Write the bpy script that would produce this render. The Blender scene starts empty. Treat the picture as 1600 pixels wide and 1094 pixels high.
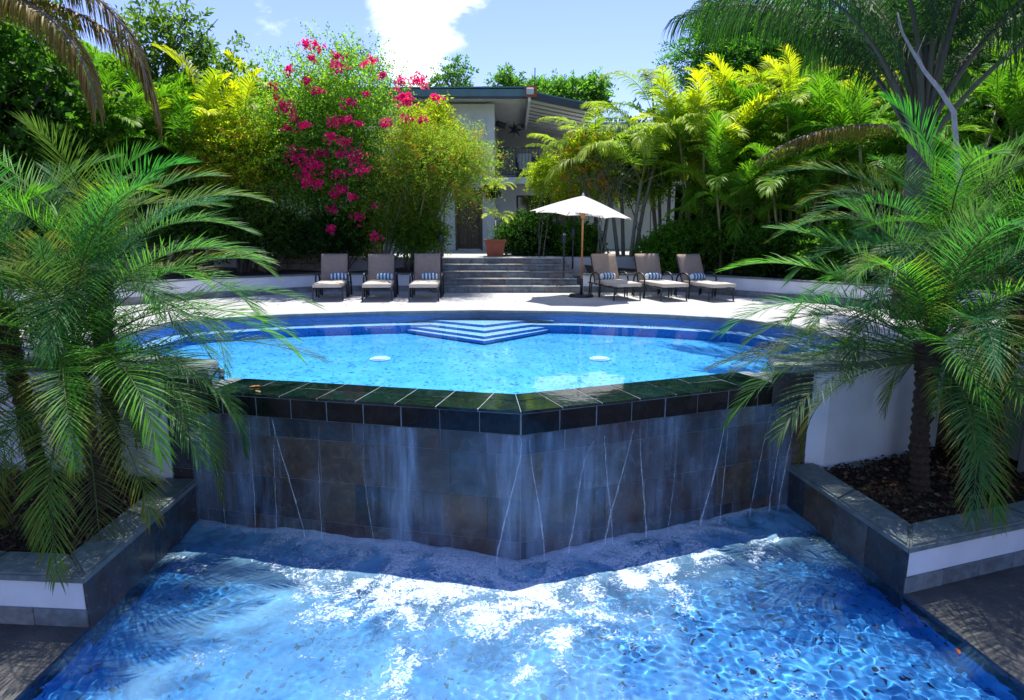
import bpy, bmesh, math, random
import numpy as np
from mathutils import Vector, Matrix

random.seed(7); rng = np.random.default_rng(7)
R = math.radians
SC = bpy.context.scene
COL = SC.collection

# ------------------------------------------------------------------ camera
PITCH = R(10.87); F = 1000.0; CAMZ = 1.6
cam = bpy.data.cameras.new('camera'); camo = bpy.data.objects.new('camera', cam); COL.objects.link(camo)
cam.sensor_width = 36; cam.lens = 36 * F / 1600; cam.clip_end = 3000; cam.clip_start = 0.05
camo.location = (0, 0, CAMZ); camo.rotation_euler = (R(90) - PITCH, 0, 0)
SC.camera = camo
sp_, cp_ = math.sin(PITCH), math.cos(PITCH)
def ray(px, py):
    x = (px - 800) / F; y = (547 - py) / F
    return Vector((x, cp_ + y * sp_, -sp_ + y * cp_))
def onz(px, py, z):
    d = ray(px, py); t = (z - CAMZ) / d.z
    return Vector((d.x * t, d.y * t, z))
def aty(px, py, Y):
    d = ray(px, py); t = Y / d.y
    return Vector((d.x * t, Y, CAMZ + d.z * t))

# ------------------------------------------------------------------ light
SUN_EL, SUN_AZ = R(68), R(8)          # azimuth from +Y towards +X
w = bpy.data.worlds.new('World'); SC.world = w; w.use_nodes = True
nt = w.node_tree; nt.nodes.clear()
out = nt.nodes.new('ShaderNodeOutputWorld'); bg = nt.nodes.new('ShaderNodeBackground')
sky = nt.nodes.new('ShaderNodeTexSky'); sky.sky_type = 'NISHITA'; sky.sun_disc = False
sky.sun_elevation = SUN_EL; sky.sun_rotation = SUN_AZ; sky.air_density = 1.0; sky.dust_density = 0.3; sky.ozone_density = 2.0
tc = nt.nodes.new('ShaderNodeTexCoord')
no = nt.nodes.new('ShaderNodeTexNoise'); no.inputs['Scale'].default_value = 5.5; no.inputs['Detail'].default_value = 9; no.inputs['Roughness'].default_value = .58
mp = nt.nodes.new('ShaderNodeMapping'); mp.inputs['Scale'].default_value = (1, 1, 1.9)
nt.links.new(tc.outputs['Generated'], mp.inputs['Vector']); nt.links.new(mp.outputs['Vector'], no.inputs['Vector'])
dist = nt.nodes.new('ShaderNodeVectorMath'); dist.operation = 'DISTANCE'; dist.inputs[1].default_value = ray(675, 12).normalized()
nt.links.new(tc.outputs['Generated'], dist.inputs[0])
near = nt.nodes.new('ShaderNodeMapRange'); near.inputs[1].default_value = 0.0; near.inputs[2].default_value = .14
near.inputs[3].default_value = .31; near.inputs[4].default_value = 0.0
nt.links.new(dist.outputs['Value'], near.inputs[0])
add = nt.nodes.new('ShaderNodeMath'); add.operation = 'ADD'
nt.links.new(no.outputs['Fac'], add.inputs[0]); nt.links.new(near.outputs[0], add.inputs[1])
cr = nt.nodes.new('ShaderNodeMapRange'); cr.inputs[1].default_value = .62; cr.inputs[2].default_value = .80; cr.interpolation_type = 'SMOOTHSTEP'
nt.links.new(add.outputs[0], cr.inputs[0])
tint = nt.nodes.new('ShaderNodeMix'); tint.data_type = 'RGBA'; tint.blend_type = 'MULTIPLY'; tint.inputs[0].default_value = 1
tint.inputs[7].default_value = (.84, .80, 1.10, 1)
nt.links.new(sky.outputs[0], tint.inputs[6])
mx = nt.nodes.new('ShaderNodeMix'); mx.data_type = 'RGBA'; mx.inputs[7].default_value = (9.5, 9.8, 10.4, 1)
nt.links.new(cr.outputs[0], mx.inputs[0]); nt.links.new(tint.outputs[2], mx.inputs[6])
nt.links.new(mx.outputs[2], bg.inputs['Color']); bg.inputs['Strength'].default_value = .14
nt.links.new(bg.outputs[0], out.inputs[0])
sl = bpy.data.lights.new('sun', 'SUN'); sl.energy = 5.0; sl.angle = R(.55); sl.color = (1, .96, .88)
so = bpy.data.objects.new('sun', sl); COL.objects.link(so)
sdir = Vector((math.sin(SUN_AZ) * math.cos(SUN_EL), math.cos(SUN_AZ) * math.cos(SUN_EL), math.sin(SUN_EL)))
so.rotation_euler = sdir.to_track_quat('Z', 'Y').to_euler(); so.location = (0, 0, 20)
SC.view_settings.view_transform = 'Standard'; SC.view_settings.look = 'None'
SC.view_settings.gamma = 1; SC.view_settings.use_curve_mapping = False
SC.view_settings.exposure = 0.7
SC.render.engine = 'CYCLES'
SC.cycles.transparent_max_bounces = 24; SC.cycles.max_bounces = 8

# ------------------------------------------------------------------ helpers
def tag(o, label=None, cat=None, group=None, kind=None):
    if label: o['label'] = label
    if cat: o['category'] = cat
    if group: o['group'] = group
    if kind: o['kind'] = kind
    return o
def empty(name, loc=(0, 0, 0), rz=0):
    o = bpy.data.objects.new(name, None); COL.objects.link(o); o.location = loc; o.rotation_euler = (0, 0, rz)
    o.empty_display_size = .1; return o
def link(name, me, m=None, parent=None, smooth=False):
    o = bpy.data.objects.new(name, me); COL.objects.link(o)
    if m and not me.materials: me.materials.append(m)
    if parent: o.parent = parent
    if smooth: me.polygons.foreach_set('use_smooth', [True] * len(me.polygons))
    return o
def fin(name, bm, m, parent=None, smooth=False):
    me = bpy.data.meshes.new(name); bmesh.ops.recalc_face_normals(bm, faces=bm.faces[:]); bm.to_mesh(me); bm.free()
    return link(name, me, m, parent, smooth)
def copy_tree(o, parent=None):
    c = o.copy(); COL.objects.link(c)
    if parent: c.parent = parent
    for ch in list(o.children): copy_tree(ch, c)
    return c
def box(bm, c, s, rz=0, bev=0, M=None):
    r = bmesh.ops.create_cube(bm, size=1)
    vs = r['verts']
    bmesh.ops.scale(bm, verts=vs, vec=s)
    if bev: 
        es = list({e for v in vs for e in v.link_edges})
        g = bmesh.ops.bevel(bm, geom=es, offset=bev, segments=1, affect='EDGES', profile=.5)
        vs = list({v for f in g['faces'] for v in f.verts} | {v for v in vs if v.is_valid})
    if rz: bmesh.ops.rotate(bm, verts=vs, matrix=Matrix.Rotation(rz, 3, 'Z'))
    if M is not None: bmesh.ops.transform(bm, verts=vs, matrix=M)
    bmesh.ops.translate(bm, verts=vs, vec=c)
    return vs
def tube(bm, pts, rad, n=8, cap=True):
    pts = [Vector(p) for p in pts]; rings = []
    if not hasattr(rad, '__len__'): rad = [rad] * len(pts)
    prev = None
    for i, p in enumerate(pts):
        t = (pts[min(i + 1, len(pts) - 1)] - pts[max(i - 1, 0)]).normalized()
        if prev is None:
            a = Vector((0, 0, 1)) if abs(t.z) < .9 else Vector((1, 0, 0)); u = t.cross(a).normalized()
        else: u = (prev - t * prev.dot(t)).normalized()
        prev = u; v = t.cross(u)
        rings.append([bm.verts.new(p + (u * math.cos(k * 2 * math.pi / n) + v * math.sin(k * 2 * math.pi / n)) * rad[i]) for k in range(n)])
    for a, b in zip(rings, rings[1:]):
        for k in range(n): bm.faces.new((a[k], a[(k + 1) % n], b[(k + 1) % n], b[k]))
    if cap:
        bm.faces.new(rings[0][::-1]); bm.faces.new(rings[-1])
def prism(bm, poly, z0, z1, bev=0):
    a = [bm.verts.new((p[0], p[1], z0)) for p in poly]; b = [bm.verts.new((p[0], p[1], z1)) for p in poly]
    n = len(poly)
    fs = [bm.faces.new(a[::-1]), bm.faces.new(b)]
    for i in range(n): fs.append(bm.faces.new((a[i], a[(i + 1) % n], b[(i + 1) % n], b[i])))
    if bev:
        bmesh.ops.recalc_face_normals(bm, faces=fs)
        bmesh.ops.bevel(bm, geom=list({e for v in b for e in v.link_edges if abs(e.verts[0].co.z - e.verts[1].co.z) < 1e-6}), offset=bev, segments=2, affect='EDGES')
def npmesh(name, V, Q, C=None):
    """V (N,3), Q (M,4) quads, C (N,3) colours"""
    me = bpy.data.meshes.new(name)
    me.vertices.add(len(V)); me.vertices.foreach_set('co', np.ascontiguousarray(V, dtype=np.float32).ravel())
    me.loops.add(Q.size); me.loops.foreach_set('vertex_index', np.ascontiguousarray(Q, dtype=np.int32).ravel())
    me.polygons.add(len(Q)); me.polygons.foreach_set('loop_start', np.arange(0, Q.size, Q.shape[1], dtype=np.int32))
    try: me.polygons.foreach_set('loop_total', np.full(len(Q), Q.shape[1], dtype=np.int32))
    except Exception: pass
    if C is not None:
        at = me.color_attributes.new('Col', 'FLOAT_COLOR', 'POINT')
        C4 = np.ones((len(V), 4), dtype=np.float32); C4[:, :3] = C
        at.data.foreach_set('color', C4.ravel())
    me.update(calc_edges=True)
    return me

# ------------------------------------------------------------------ materials
class NT:
    def __init__(s, name):
        s.m = bpy.data.materials.new(name); s.m.use_nodes = True; s.t = s.m.node_tree
        s.p = s.t.nodes['Principled BSDF']; s.out = s.t.nodes['Material Output']
        s.tc = s.t.nodes.new('ShaderNodeTexCoord')
    def n(s, typ, **kw):
        nd = s.t.nodes.new('ShaderNode' + typ)
        for k, v in kw.items():
            if k.startswith('i_'): nd.inputs[k[2:].replace('_', ' ')].default_value = v
            else: setattr(nd, k, v)
        return nd
    def l(s, a, b): s.t.links.new(a, b)
    def noise(s, scale, detail=4, rough=.55, co='Object', vec=None, stretch=None, dist=0):
        nd = s.n('TexNoise'); nd.inputs['Scale'].default_value = scale; nd.inputs['Detail'].default_value = detail
        nd.inputs['Roughness'].default_value = rough; nd.inputs['Distortion'].default_value = dist
        v = vec or s.co(co)
        if stretch:
            m = s.n('Mapping'); m.inputs['Scale'].default_value = stretch; s.l(v, m.inputs[0]); v = m.outputs[0]
        s.l(v, nd.inputs['Vector']); return nd.outputs['Fac']
    def co(s, co='Object'):
        if co == 'World': return s.n('NewGeometry').outputs['Position']
        return s.tc.outputs[co]
    def ramp(s, fac, stops, interp='LINEAR'):
        r = s.n('ValToRGB'); cr = r.color_ramp; cr.interpolation = interp
        while len(cr.elements) < len(stops): cr.elements.new(.5)
        for e, (p, c) in zip(cr.elements, stops):
            e.position = p; e.color = (c, c, c, 1) if not hasattr(c, '__len__') else (*c, 1)
        s.l(fac, r.inputs[0]); return r.outputs[0]
    def mix(s, fac, a, b, mode='MIX'):
        m = s.n('Mix', data_type='RGBA', blend_type=mode)
        for ii, v in ((0, fac), (6, a), (7, b)):
            sock = m.inputs[ii]
            if isinstance(v, (int, float)): sock.default_value = v if ii == 0 else (v, v, v, 1)
            elif hasattr(v, '__len__'): sock.default_value = (*v, 1)
            else: s.l(v, sock)
        return m.outputs[2]
    def math(s, op, a, b=0.0):
        m = s.n('Math', operation=op)
        for sock, v in ((m.inputs[0], a), (m.inputs[1], b)):
            if isinstance(v, (int, float)): sock.default_value = v
            else: s.l(v, sock)
        return m.outputs[0]
    def bump(s, h, strength=.3, dist=.01):
        b = s.n('Bump'); b.inputs['Strength'].default_value = strength; b.inputs['Distance'].default_value = dist
        s.l(h, b.inputs['Height']); s.l(b.outputs[0], s.p.inputs['Normal']); return b.outputs[0]
    def base(s, v, rough=.6, metal=0, spec=None):
        if hasattr(v, '__len__'): s.p.inputs['Base Color'].default_value = (*v, 1)
        else: s.l(v, s.p.inputs['Base Color'])
        if isinstance(rough, (int, float)): s.p.inputs['Roughness'].default_value = rough
        else: s.l(rough, s.p.inputs['Roughness'])
        s.p.inputs['Metallic'].default_value = metal
        if spec is not None: s.p.inputs['Specular IOR Level'].default_value = spec
        return s.m

def simple(name, c, rough=.6, var=.25, scale=6, co='World', bump=.15, bscale=40, metal=0, bd=.004):
    k = NT(name); a = tuple(x * (1 - var) for x in c); b = tuple(min(1, x * (1 + var)) for x in c)
    col = k.ramp(k.noise(scale, 6, .6, co), [(.3, a), (.7, b)])
    k.bump(k.noise(bscale, 5, .6, co), bump, bd)
    return k.base(col, rough, metal)

def leafmat(name, tint=(1, 1, 1), trans=.45, rough=.45, tboost=(1.5, 1.6, .7)):
    k = NT(name); at = k.n('Attribute', attribute_name='Col')
    oi = k.n('ObjectInfo')
    v = k.ramp(oi.outputs['Random'], [(0, (.8, .82, .85)), (1, (1.18, 1.15, 1.0))])
    c = k.mix(1.0, at.outputs['Color'], v, 'MULTIPLY'); c = k.mix(1.0, c, tint, 'MULTIPLY')
    k.base(c, rough, spec=.22)
    tr = k.n('BsdfTranslucent'); k.l(k.mix(1.0, c, tboost, 'MULTIPLY'), tr.inputs['Color'])
    ms = k.n('MixShader'); ms.inputs[0].default_value = trans
    k.l(k.p.outputs[0], ms.inputs[1]); k.l(tr.outputs[0], ms.inputs[2]); k.l(ms.outputs[0], k.out.inputs[0])
    return k.m
M = {}
M['leaf'] = leafmat('leaf', tint=(1.35, 1.35, 1.25), trans=.58, rough=.55); 
M['frond'] = leafmat('frond', trans=.5, rough=.5)
M['petal'] = leafmat('petal', trans=.4, tboost=(1.3, 1, 1.2))
M['dry'] = leafmat('dry_leaf', trans=.25, tboost=(1, 1, 1))

def slate_mat(name, wet, stops, dark=1.0):
    k = NT(name); oi = k.n('ObjectInfo')
    base = k.ramp(oi.outputs['Random'], stops)
    n1 = k.noise(3.2, 7, .62, 'World', dist=.8)
    n2 = k.noise(7, 7, .65, 'World', dist=.6)
    rust = k.ramp(n1, [(.42, 0.0), (.66, 1.0)])
    c = k.mix(k.math('MULTIPLY', rust, .5), base, (.07 * dark, .034 * dark, .018 * dark))
    c = k.mix(1.0, c, k.ramp(n2, [(.25, .55), (.75, 1.4)]), 'MULTIPLY')
    k.bump(k.noise(9, 8, .62, 'World'), .4, .015)
    return k.base(c, k.ramp(n2, [(.3, wet), (.7, wet + .22)]), spec=.4)
SL = [(0, (.03, .042, .052)), (.18, (.10, .115, .11)), (.36, (.055, .042, .045)), (.52, (.11, .088, .058)), (.68, (.07, .06, .05)), (.84, (.045, .07, .085)), (1, (.022, .03, .036))]
M['slate_wet'] = slate_mat('slate_wet', .12, SL)
M['slate_dry'] = slate_mat('slate_dry', .5, [(0, (.14, .17, .185)), (.4, (.22, .25, .25)), (.6, (.24, .22, .20)), (.8, (.17, .20, .22)), (1, (.28, .29, .285))])
def granite(name, wet=.06):
    k = NT(name); oi = k.n('ObjectInfo')
    n = k.noise(9, 8, .7, 'World', dist=1.6)
    c = k.ramp(n, [(.3, (.002, .005, .006)), (.55, (.005, .02, .018)), (.75, (.018, .05, .04)), (.92, (.07, .10, .08))])
    v = k.n('TexVoronoi', feature='DISTANCE_TO_EDGE'); v.inputs['Scale'].default_value = 4.6
    nn = k.n('TexNoise'); nn.inputs['Scale'].default_value = 3; mm = k.mix(.35, k.co('World'), nn.outputs['Color'])
    k.l(k.co('World'), nn.inputs['Vector']); k.l(mm, v.inputs['Vector'])
    vein = k.ramp(v.outputs['Distance'], [(0, 1.0), (.012, 0.0)])
    c = k.mix(k.math('MULTIPLY', vein, .12), c, (.25, .32, .28))
    c = k.mix(1.0, c, k.ramp(oi.outputs['Random'], [(0, .7), (1, 1.3)]), 'MULTIPLY')
    k.bump(k.noise(5, 3, .5, 'World'), .12, .02)
    return k.base(c, wet, spec=.6)
M['granite'] = granite('dark_green_stone')
k = NT('black_stone'); M['black_stone'] = k.base(k.ramp(k.noise(7, 7, .6, 'World', dist=1), [(.35, (.002, .003, .004)), (.75, (.018, .016, .018))]), .12, spec=.35); k.bump(k.noise(14, 5, .6, 'World'), .2, .006)
M['grout'] = simple('grout', (.20, .225, .24), .5, .3, 9)
M['white_wall'] = simple('white_render', (.70, .71, .73), .7, .09, 2.2, bump=.25, bscale=55)
k = NT('pale_concrete'); dn = k.noise(.8, 8, .68, 'World', dist=.5); db_ = k.n('TexBrick'); db_.inputs['Scale'].default_value = 1.0; db_.inputs['Mortar Size'].default_value = .006; db_.inputs['Brick Width'].default_value = 1.2; db_.inputs['Row Height'].default_value = .9
for q_, c_ in (('Color1', .42), ('Color2', .40), ('Mortar', .26)): db_.inputs[q_].default_value = (c_, c_, c_ * .98, 1)
k.l(k.co('World'), db_.inputs['Vector'])
M['deck'] = k.base(k.mix(1.0, db_.outputs['Color'], k.ramp(dn, [(.3, .80), (.55, 1.0), (.75, 1.05)]), 'MULTIPLY'), .65); k.bump(k.noise(30, 5), .2, .004)
M['cap'] = simple('cement_cap', (.13, .165, .165), .55, .35, 9, bump=.5, bscale=38, bd=.008)
M['soil'] = simple('dark_mulch', (.035, .02, .014), .95, .6, 14, bump=1, bscale=60, bd=.02)
k = NT('grey_paving'); g1 = k.noise(2.2, 7, .65, 'World'); 
M['paving'] = k.base(k.ramp(g1, [(.3, (.030, .034, .034)), (.6, (.075, .075, .068)), (.8, (.12, .10, .08))]), .5); k.bump(k.noise(9, 8, .7, 'World'), .7, .03)
M['metal'] = simple('dark_frame', (.012, .016, .022), .4, .2, 20, bump=.05)
M['mesh_fabric'] = simple('taupe_fabric', (.27, .205, .155), .85, .1, 12, bump=.4, bscale=260, bd=.002)
M['cushion'] = simple('cream_cushion', (.50, .44, .36), .9, .06, 8, bump=.3, bscale=200, bd=.002)
k = NT('white_canvas'); k.base(k.ramp(k.noise(5, 4), [(0, (.74, .75, .74)), (1, (.82, .82, .80))]), .85); tr = k.n('BsdfTranslucent'); tr.inputs[0].default_value = (.8, .8, .76, 1)
ms = k.n('MixShader'); ms.inputs[0].default_value = .42; k.l(k.p.outputs[0], ms.inputs[1]); k.l(tr.outputs[0], ms.inputs[2]); k.l(ms.outputs[0], k.out.inputs[0]); M['canopy'] = k.m
M['wood'] = simple('varnished_wood', (.42, .17, .05), .35, .2, 14, bump=.05)
k = NT('weathered_door'); M['door'] = k.base(k.ramp(k.noise(6, 6, .6, 'World', stretch=(6, 1, .6)), [(.3, (.06, .04, .028)), (.7, (.17, .115, .075))]), .6)
M['terracotta'] = simple('terracotta', (.36, .10, .05), .75, .2, 7)
M['roof'] = simple('teal_grey_metal', (.10, .19, .19), .5, .15, 3)
M['roof_dark'] = simple('dark_grey_metal', (.04, .05, .055), .5, .15, 3)
M['soffit'] = simple('soffit_board', (.60, .61, .57), .7, .08, 3)
M['grey_wall'] = simple('grey_plaster', (.30, .31, .31), .8, .1, 2)
M['window'] = NT('window_glass').base((.02, .03, .035), .06, spec=.8)
M['bark'] = simple('bark', (.11, .095, .08), .9, .35, 9, bump=.9, bscale=24, bd=.03)
M['pale_bark'] = simple('pale_bark', (.15, .145, .12), .8, .25, 8, bump=.4, bscale=30)
M['cane'] = simple('green_cane', (.17, .17, .06), .6, .35, 6, bump=.2)
M['fibre'] = simple('palm_fibre', (.06, .035, .02), .95, .5, 30, bump=1, bscale=50, bd=.03)
M['stone_block'] = simple('rough_block', (.20, .17, .13), .9, .3, 5, bump=.8, bscale=14, bd=.02)
M['white_plastic'] = simple('white_plastic', (.75, .78, .78), .4, .03, 5, bump=0)
M['ground'] = simple('garden_ground', (.05, .055, .025), .95, .5, 1.5, bump=.8, bscale=9, bd=.05)

def mosaic(name, base, light, darkc, scale, spotscale, thr):
    k = NT(name)
    v = k.n('TexVoronoi', feature='F1'); v.inputs['Scale'].default_value = spotscale; v.inputs['Randomness'].default_value = 1
    wz = k.n('TexNoise'); wz.inputs['Scale'].default_value = spotscale * 1.3; k.l(k.co('World'), wz.inputs['Vector'])
    wv = k.n('VectorMath', operation='MULTIPLY_ADD'); k.l(wz.outputs['Color'], wv.inputs[0]); wv.inputs[1].default_value = (1.6 / spotscale,) * 3; k.l(k.co('World'), wv.inputs[2])
    k.l(wv.outputs[0], v.inputs['Vector'])
    pick = k.n('SeparateColor'); k.l(v.outputs['Color'], pick.inputs[0])
    dd_ = k.math('ADD', v.outputs['Distance'], k.math('MULTIPLY', pick.outputs[1], .16))
    spot = k.ramp(dd_, [(thr, 1.0), (thr + .05, 0.0)])
    spot = k.math('MULTIPLY', spot, k.ramp(pick.outputs[0], [(.25, 0.0), (.3, 1.0)]))
    n = k.noise(scale, 3, .5, 'World')
    c = k.mix(k.ramp(n, [(.35, 0.0), (.65, 1.0)]), base, light)
    # small square tiles
    sc = k.n('Mapping'); sc.inputs['Scale'].default_value = (38, 38, 38); k.l(k.co('World'), sc.inputs[0])
    wn = k.n('TexWhiteNoise'); fl = k.n('VectorMath', operation='FLOOR'); k.l(sc.outputs[0], fl.inputs[0]); k.l(fl.outputs[0], wn.inputs['Vector'])
    c = k.mix(1.0, c, k.ramp(wn.outputs['Value'], [(0, .82), (1, 1.15)]), 'MULTIPLY')
    c = k.mix(spot, c, darkc)
    return k.base(c, .3)
M['pool_tile'] = mosaic('blue_mosaic', (.07, .36, .72), (.12, .46, .82), (.012, .10, .30), 3, 12, .36)
M['pool_wall'] = mosaic('blue_wall_mosaic', (.02, .14, .42), (.03, .17, .5), (.005, .03, .12), 3, 10, .2)
M['pool_step'] = mosaic('pale_step_mosaic', (.40, .62, .86), (.45, .66, .9), (.3, .5, .75), 3, 14, .1)
M['basin_tile'] = mosaic('basin_mosaic', (.02, .19, .50), (.05, .31, .68), (.002, .006, .05), 2.5, 13, .30)

def water_mat(name, tint, scale, strength, dist, ior=1.25):
    k = NT(name)
    k.t.nodes.remove(k.p)
    tr = k.n('BsdfTransparent'); tr.inputs[0].default_value = (*tint, 1)
    gl = k.n('BsdfGlossy'); gl.inputs['Roughness'].default_value = .02; gl.inputs['Color'].default_value = (1, 1, 1, 1)
    fr = k.n('Fresnel'); fr.inputs['IOR'].default_value = ior
    b = k.n('Bump'); b.inputs['Strength'].default_value = strength; b.inputs['Distance'].default_value = dist
    k.l(k.noise(scale, 4, .55, 'World', dist=.4), b.inputs['Height'])
    k.l(b.outputs[0], gl.inputs['Normal']); k.l(b.outputs[0], fr.inputs['Normal'])
    ms = k.n('MixShader'); k.l(fr.outputs[0], ms.inputs[0]); k.l(tr.outputs[0], ms.inputs[1]); k.l(gl.outputs[0], ms.inputs[2])
    k.l(ms.outputs[0], k.out.inputs[0]); return k.m
M['water'] = water_mat('still_water', (.80, .95, 1.0), 1.6, .3, .008, 1.30)
M['water_low'] = water_mat('churned_water', (.85, .95, 1.0), 6.0, .8, .05, 1.33)

# ------------------------------------------------------------------ plan
WL, WA, WR = Vector((-3.48, 6.64)), Vector((.08, 5.83)), Vector((3.22, 7.06))
def along(a, b, d): return a + (b - a).normalized() * d
WLx = WL + (WL - WA).normalized() * .30; WRx = WR + (WR - WA).normalized() * .30
ZW, ZL = -.10, -1.60                      # water levels
BAS_LN, BAS_RN = onz(140, 985, ZL), onz(1411, 932, ZL)     # near corners of planters at the basin
BL = Vector((BAS_LN.x, BAS_LN.y)); BR = Vector((BAS_RN.x, BAS_RN.y))
BLn = BL + (BL - WL).normalized() * 6; BRn = BR + (BR - WR).normalized() * 6    # basin runs on behind the camera
BLn.x -= .1; BRn.x += .1
pool_px = [(-5.5, 8.25), (-5.85, 9.2)] + [tuple(onz(x, y, 0)[:2]) for x, y in ((262, 505), (330, 498), (450, 491.5), (600, 487), (750, 485), (900, 487), (1040, 492), (1160, 499), (1240, 511), (1310, 529))] + [(5.0, 8.4)]
pool = [(-3.32, 7.2)] + pool_px + [(3.02, 7.42)]

# --- ground, deck
bm = bmesh.new(); S = 900
vs = [bm.verts.new(p) for p in ((-S, -S, -2.4), (S, -S, -2.4), (S, S, -2.4), (-S, S, -2.4))]; bm.faces.new(vs)
tag(fin('ground', bm, M['ground']), kind='structure')

def poly_sheet(bm, poly, z):
    vs = [bm.verts.new((p[0], p[1], z)) for p in poly]; es = [bm.edges.new((vs[i], vs[(i + 1) % len(vs)])) for i in range(len(vs))]
    bmesh.ops.triangle_fill(bm, edges=es, use_beauty=True)
    return vs
deck_outer = [(-3.76, 6.75), *pool, (3.5, 7.2), (5.35, 7.78), (5.35, 7.2), (14, 7.2), (14, 17.5), (-14, 17.5), (-14, 9.2), (-5.5, 7.3)]
# order: start left pier front -> pool -> right pier -> right side -> back -> left side
bm = bmesh.new(); poly_sheet(bm, deck_outer, 0); 
for f in bm.faces: f.normal_update()
r = bmesh.ops.extrude_face_region(bm, geom=bm.faces[:]); bmesh.ops.translate(bm, verts=[v for v in r['geom'] if isinstance(v, bmesh.types.BMVert)], vec=(0, 0, -.09))
tag(fin('deck', bm, M['deck']), kind='structure')
# thin dark coping strip round the far pool edge
def offset_line(pts, d):
    out = []
    for i, p in enumerate(pts):
        a = Vector(pts[max(i - 1, 0)]); b = Vector(pts[min(i + 1, len(pts) - 1)]); t = (b - a).normalized(); n = Vector((-t.y, t.x))
        out.append(Vector(p) + n * d)
    return out
def ribbon(bm, A, B, za, zb=None):
    zb = za if zb is None else zb
    a = [bm.verts.new((p[0], p[1], za)) for p in A]; b = [bm.verts.new((p[0], p[1], zb)) for p in B]
    for i in range(len(A) - 1): bm.faces.new((a[i], a[i + 1], b[i + 1], b[i]))
pc = pool_px
bm = bmesh.new(); o1 = offset_line(pc, .035); o2 = offset_line(pc, -.03)
A = [bm.verts.new((p[0], p[1], .006)) for p in o1]; B = [bm.verts.new((p[0], p[1], .006)) for p in o2]; Cc = [bm.verts.new((p[0], p[1], -.035)) for p in o2]
for i in range(len(A) - 1): bm.faces.new((A[i], A[i + 1], B[i + 1], B[i])); bm.faces.new((B[i], B[i + 1], Cc[i + 1], Cc[i]))
tag(fin('pool_edge', bm, M['cap']), kind='structure')

# --- upper pool shell
ZB, ZF = -.215, -.37
bench = offset_line(pool_px, -.36)
bm = bmesh.new()
ribbon(bm, [Vector(p) for p in pool], [Vector(p) for p in pool], -.0, ZB)
tag(fin('pool_wall', bm, M['pool_wall']), kind='structure')
bm = bmesh.new(); ribbon(bm, pool_px, bench, ZB); tag(fin('pool_bench', bm, M['pool_step']), kind='structure')
bm = bmesh.new(); ribbon(bm, bench, bench, ZB, ZF); tag(fin('pool_bench_riser', bm, M['pool_wall']), kind='structure')
bm = bmesh.new(); poly_sheet(bm, [(-3.9, 6.7), (-6.2, 7.9)] + [tuple(offset_line(pool_px, .1)[i]) for i in range(len(pool_px))] + [(5.3, 7.9), (3.6, 7.1), (WA.x, WA.y + .3)], ZF)
tag(fin('pool_floor', bm, M['pool_tile']), kind='structure')
# chevron steps into the pool
stp = [((757, 533), (612, 512), (882, 511), -.30), ((757, 526), (622, 507.5), (880, 507), -.255), ((757, 517), (634, 502.5), (868, 502), -.21), ((757, 508), (648, 497.5), (856, 497), -.165)]
for i, (ap, lf, rt, z) in enumerate(stp):
    a, l_, r_ = onz(*ap, z), onz(*lf, z), onz(*rt, z)
    lb, rb = Vector((l_.x - .1, 12.25)), Vector((r_.x + .1, 12.15))
    bm = bmesh.new(); P = [(l_.x, l_.y), (a.x, a.y), (r_.x, r_.y), (rb.x, rb.y), (0, 12.45), (lb.x, lb.y)]
    vs = [bm.verts.new((p[0], p[1], z)) for p in P]; bm.faces.new(vs)
    e = fin('pool_step', bm, M['pool_step']); tag(e, kind='structure')
    bm = bmesh.new(); ribbon(bm, P[:3], P[:3], z, z - .05); tag(fin('pool_step_riser', bm, M['pool_wall']), kind='structure')
# water of the upper pool
inner = lambda s: s
def wline(off):   # polyline of the weir offset by `off` towards the camera
    n1 = Vector(((WL - WA).y, -(WL - WA).x)).normalized(); n1 = n1 if n1.y < 0 else -n1
    n2 = Vector(((WR - WA).y, -(WR - WA).x)).normalized(); n2 = n2 if n2.y < 0 else -n2
    nb = (n1 + n2).normalized(); k_ = off / nb.dot(n1)
    return WLx + n1 * off, WA + nb * k_, WRx + n2 * off
a, b, c = wline(-.52)
bm = bmesh.new(); poly_sheet(bm, [tuple(a), *[tuple(p) for p in pool_px], tuple(c), tuple(b)], ZW)
me = bpy.data.meshes.new('water')
for f in bm.faces:
    f.normal_update()
    if f.normal.z < 0: f.normal_flip()
bm.to_mesh(me); bm.free(); wt = link('water', me, M['water']); tag(wt, kind='structure')
# drains
for px, lb in ((594, 'round white drain cover set in the pool floor on the left'), (937, 'round white drain cover set in the pool floor on the right')):
    p = onz(px, 560, ZF + .02); bm = bmesh.new()
    bmesh.ops.create_cone(bm, cap_ends=True, segments=28, radius1=.135, radius2=.12, depth=.03)
    root = empty('pool_drain', (p.x, p.y, ZF)); tag(root, lb, 'pool drain', 'round drain covers in the pool floor')
    o = fin('lens', bm, M['white_plastic'], root); o.location.z = .017  # white cover disc of the drain, not a lamp lens
    bm = bmesh.new(); tube(bm, [(.145 * math.cos(t), .145 * math.sin(t), .01) for t in np.linspace(0, 2 * math.pi, 25)], .012, 6, False)
    fin('ring', bm, M['white_plastic'], root)

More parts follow.
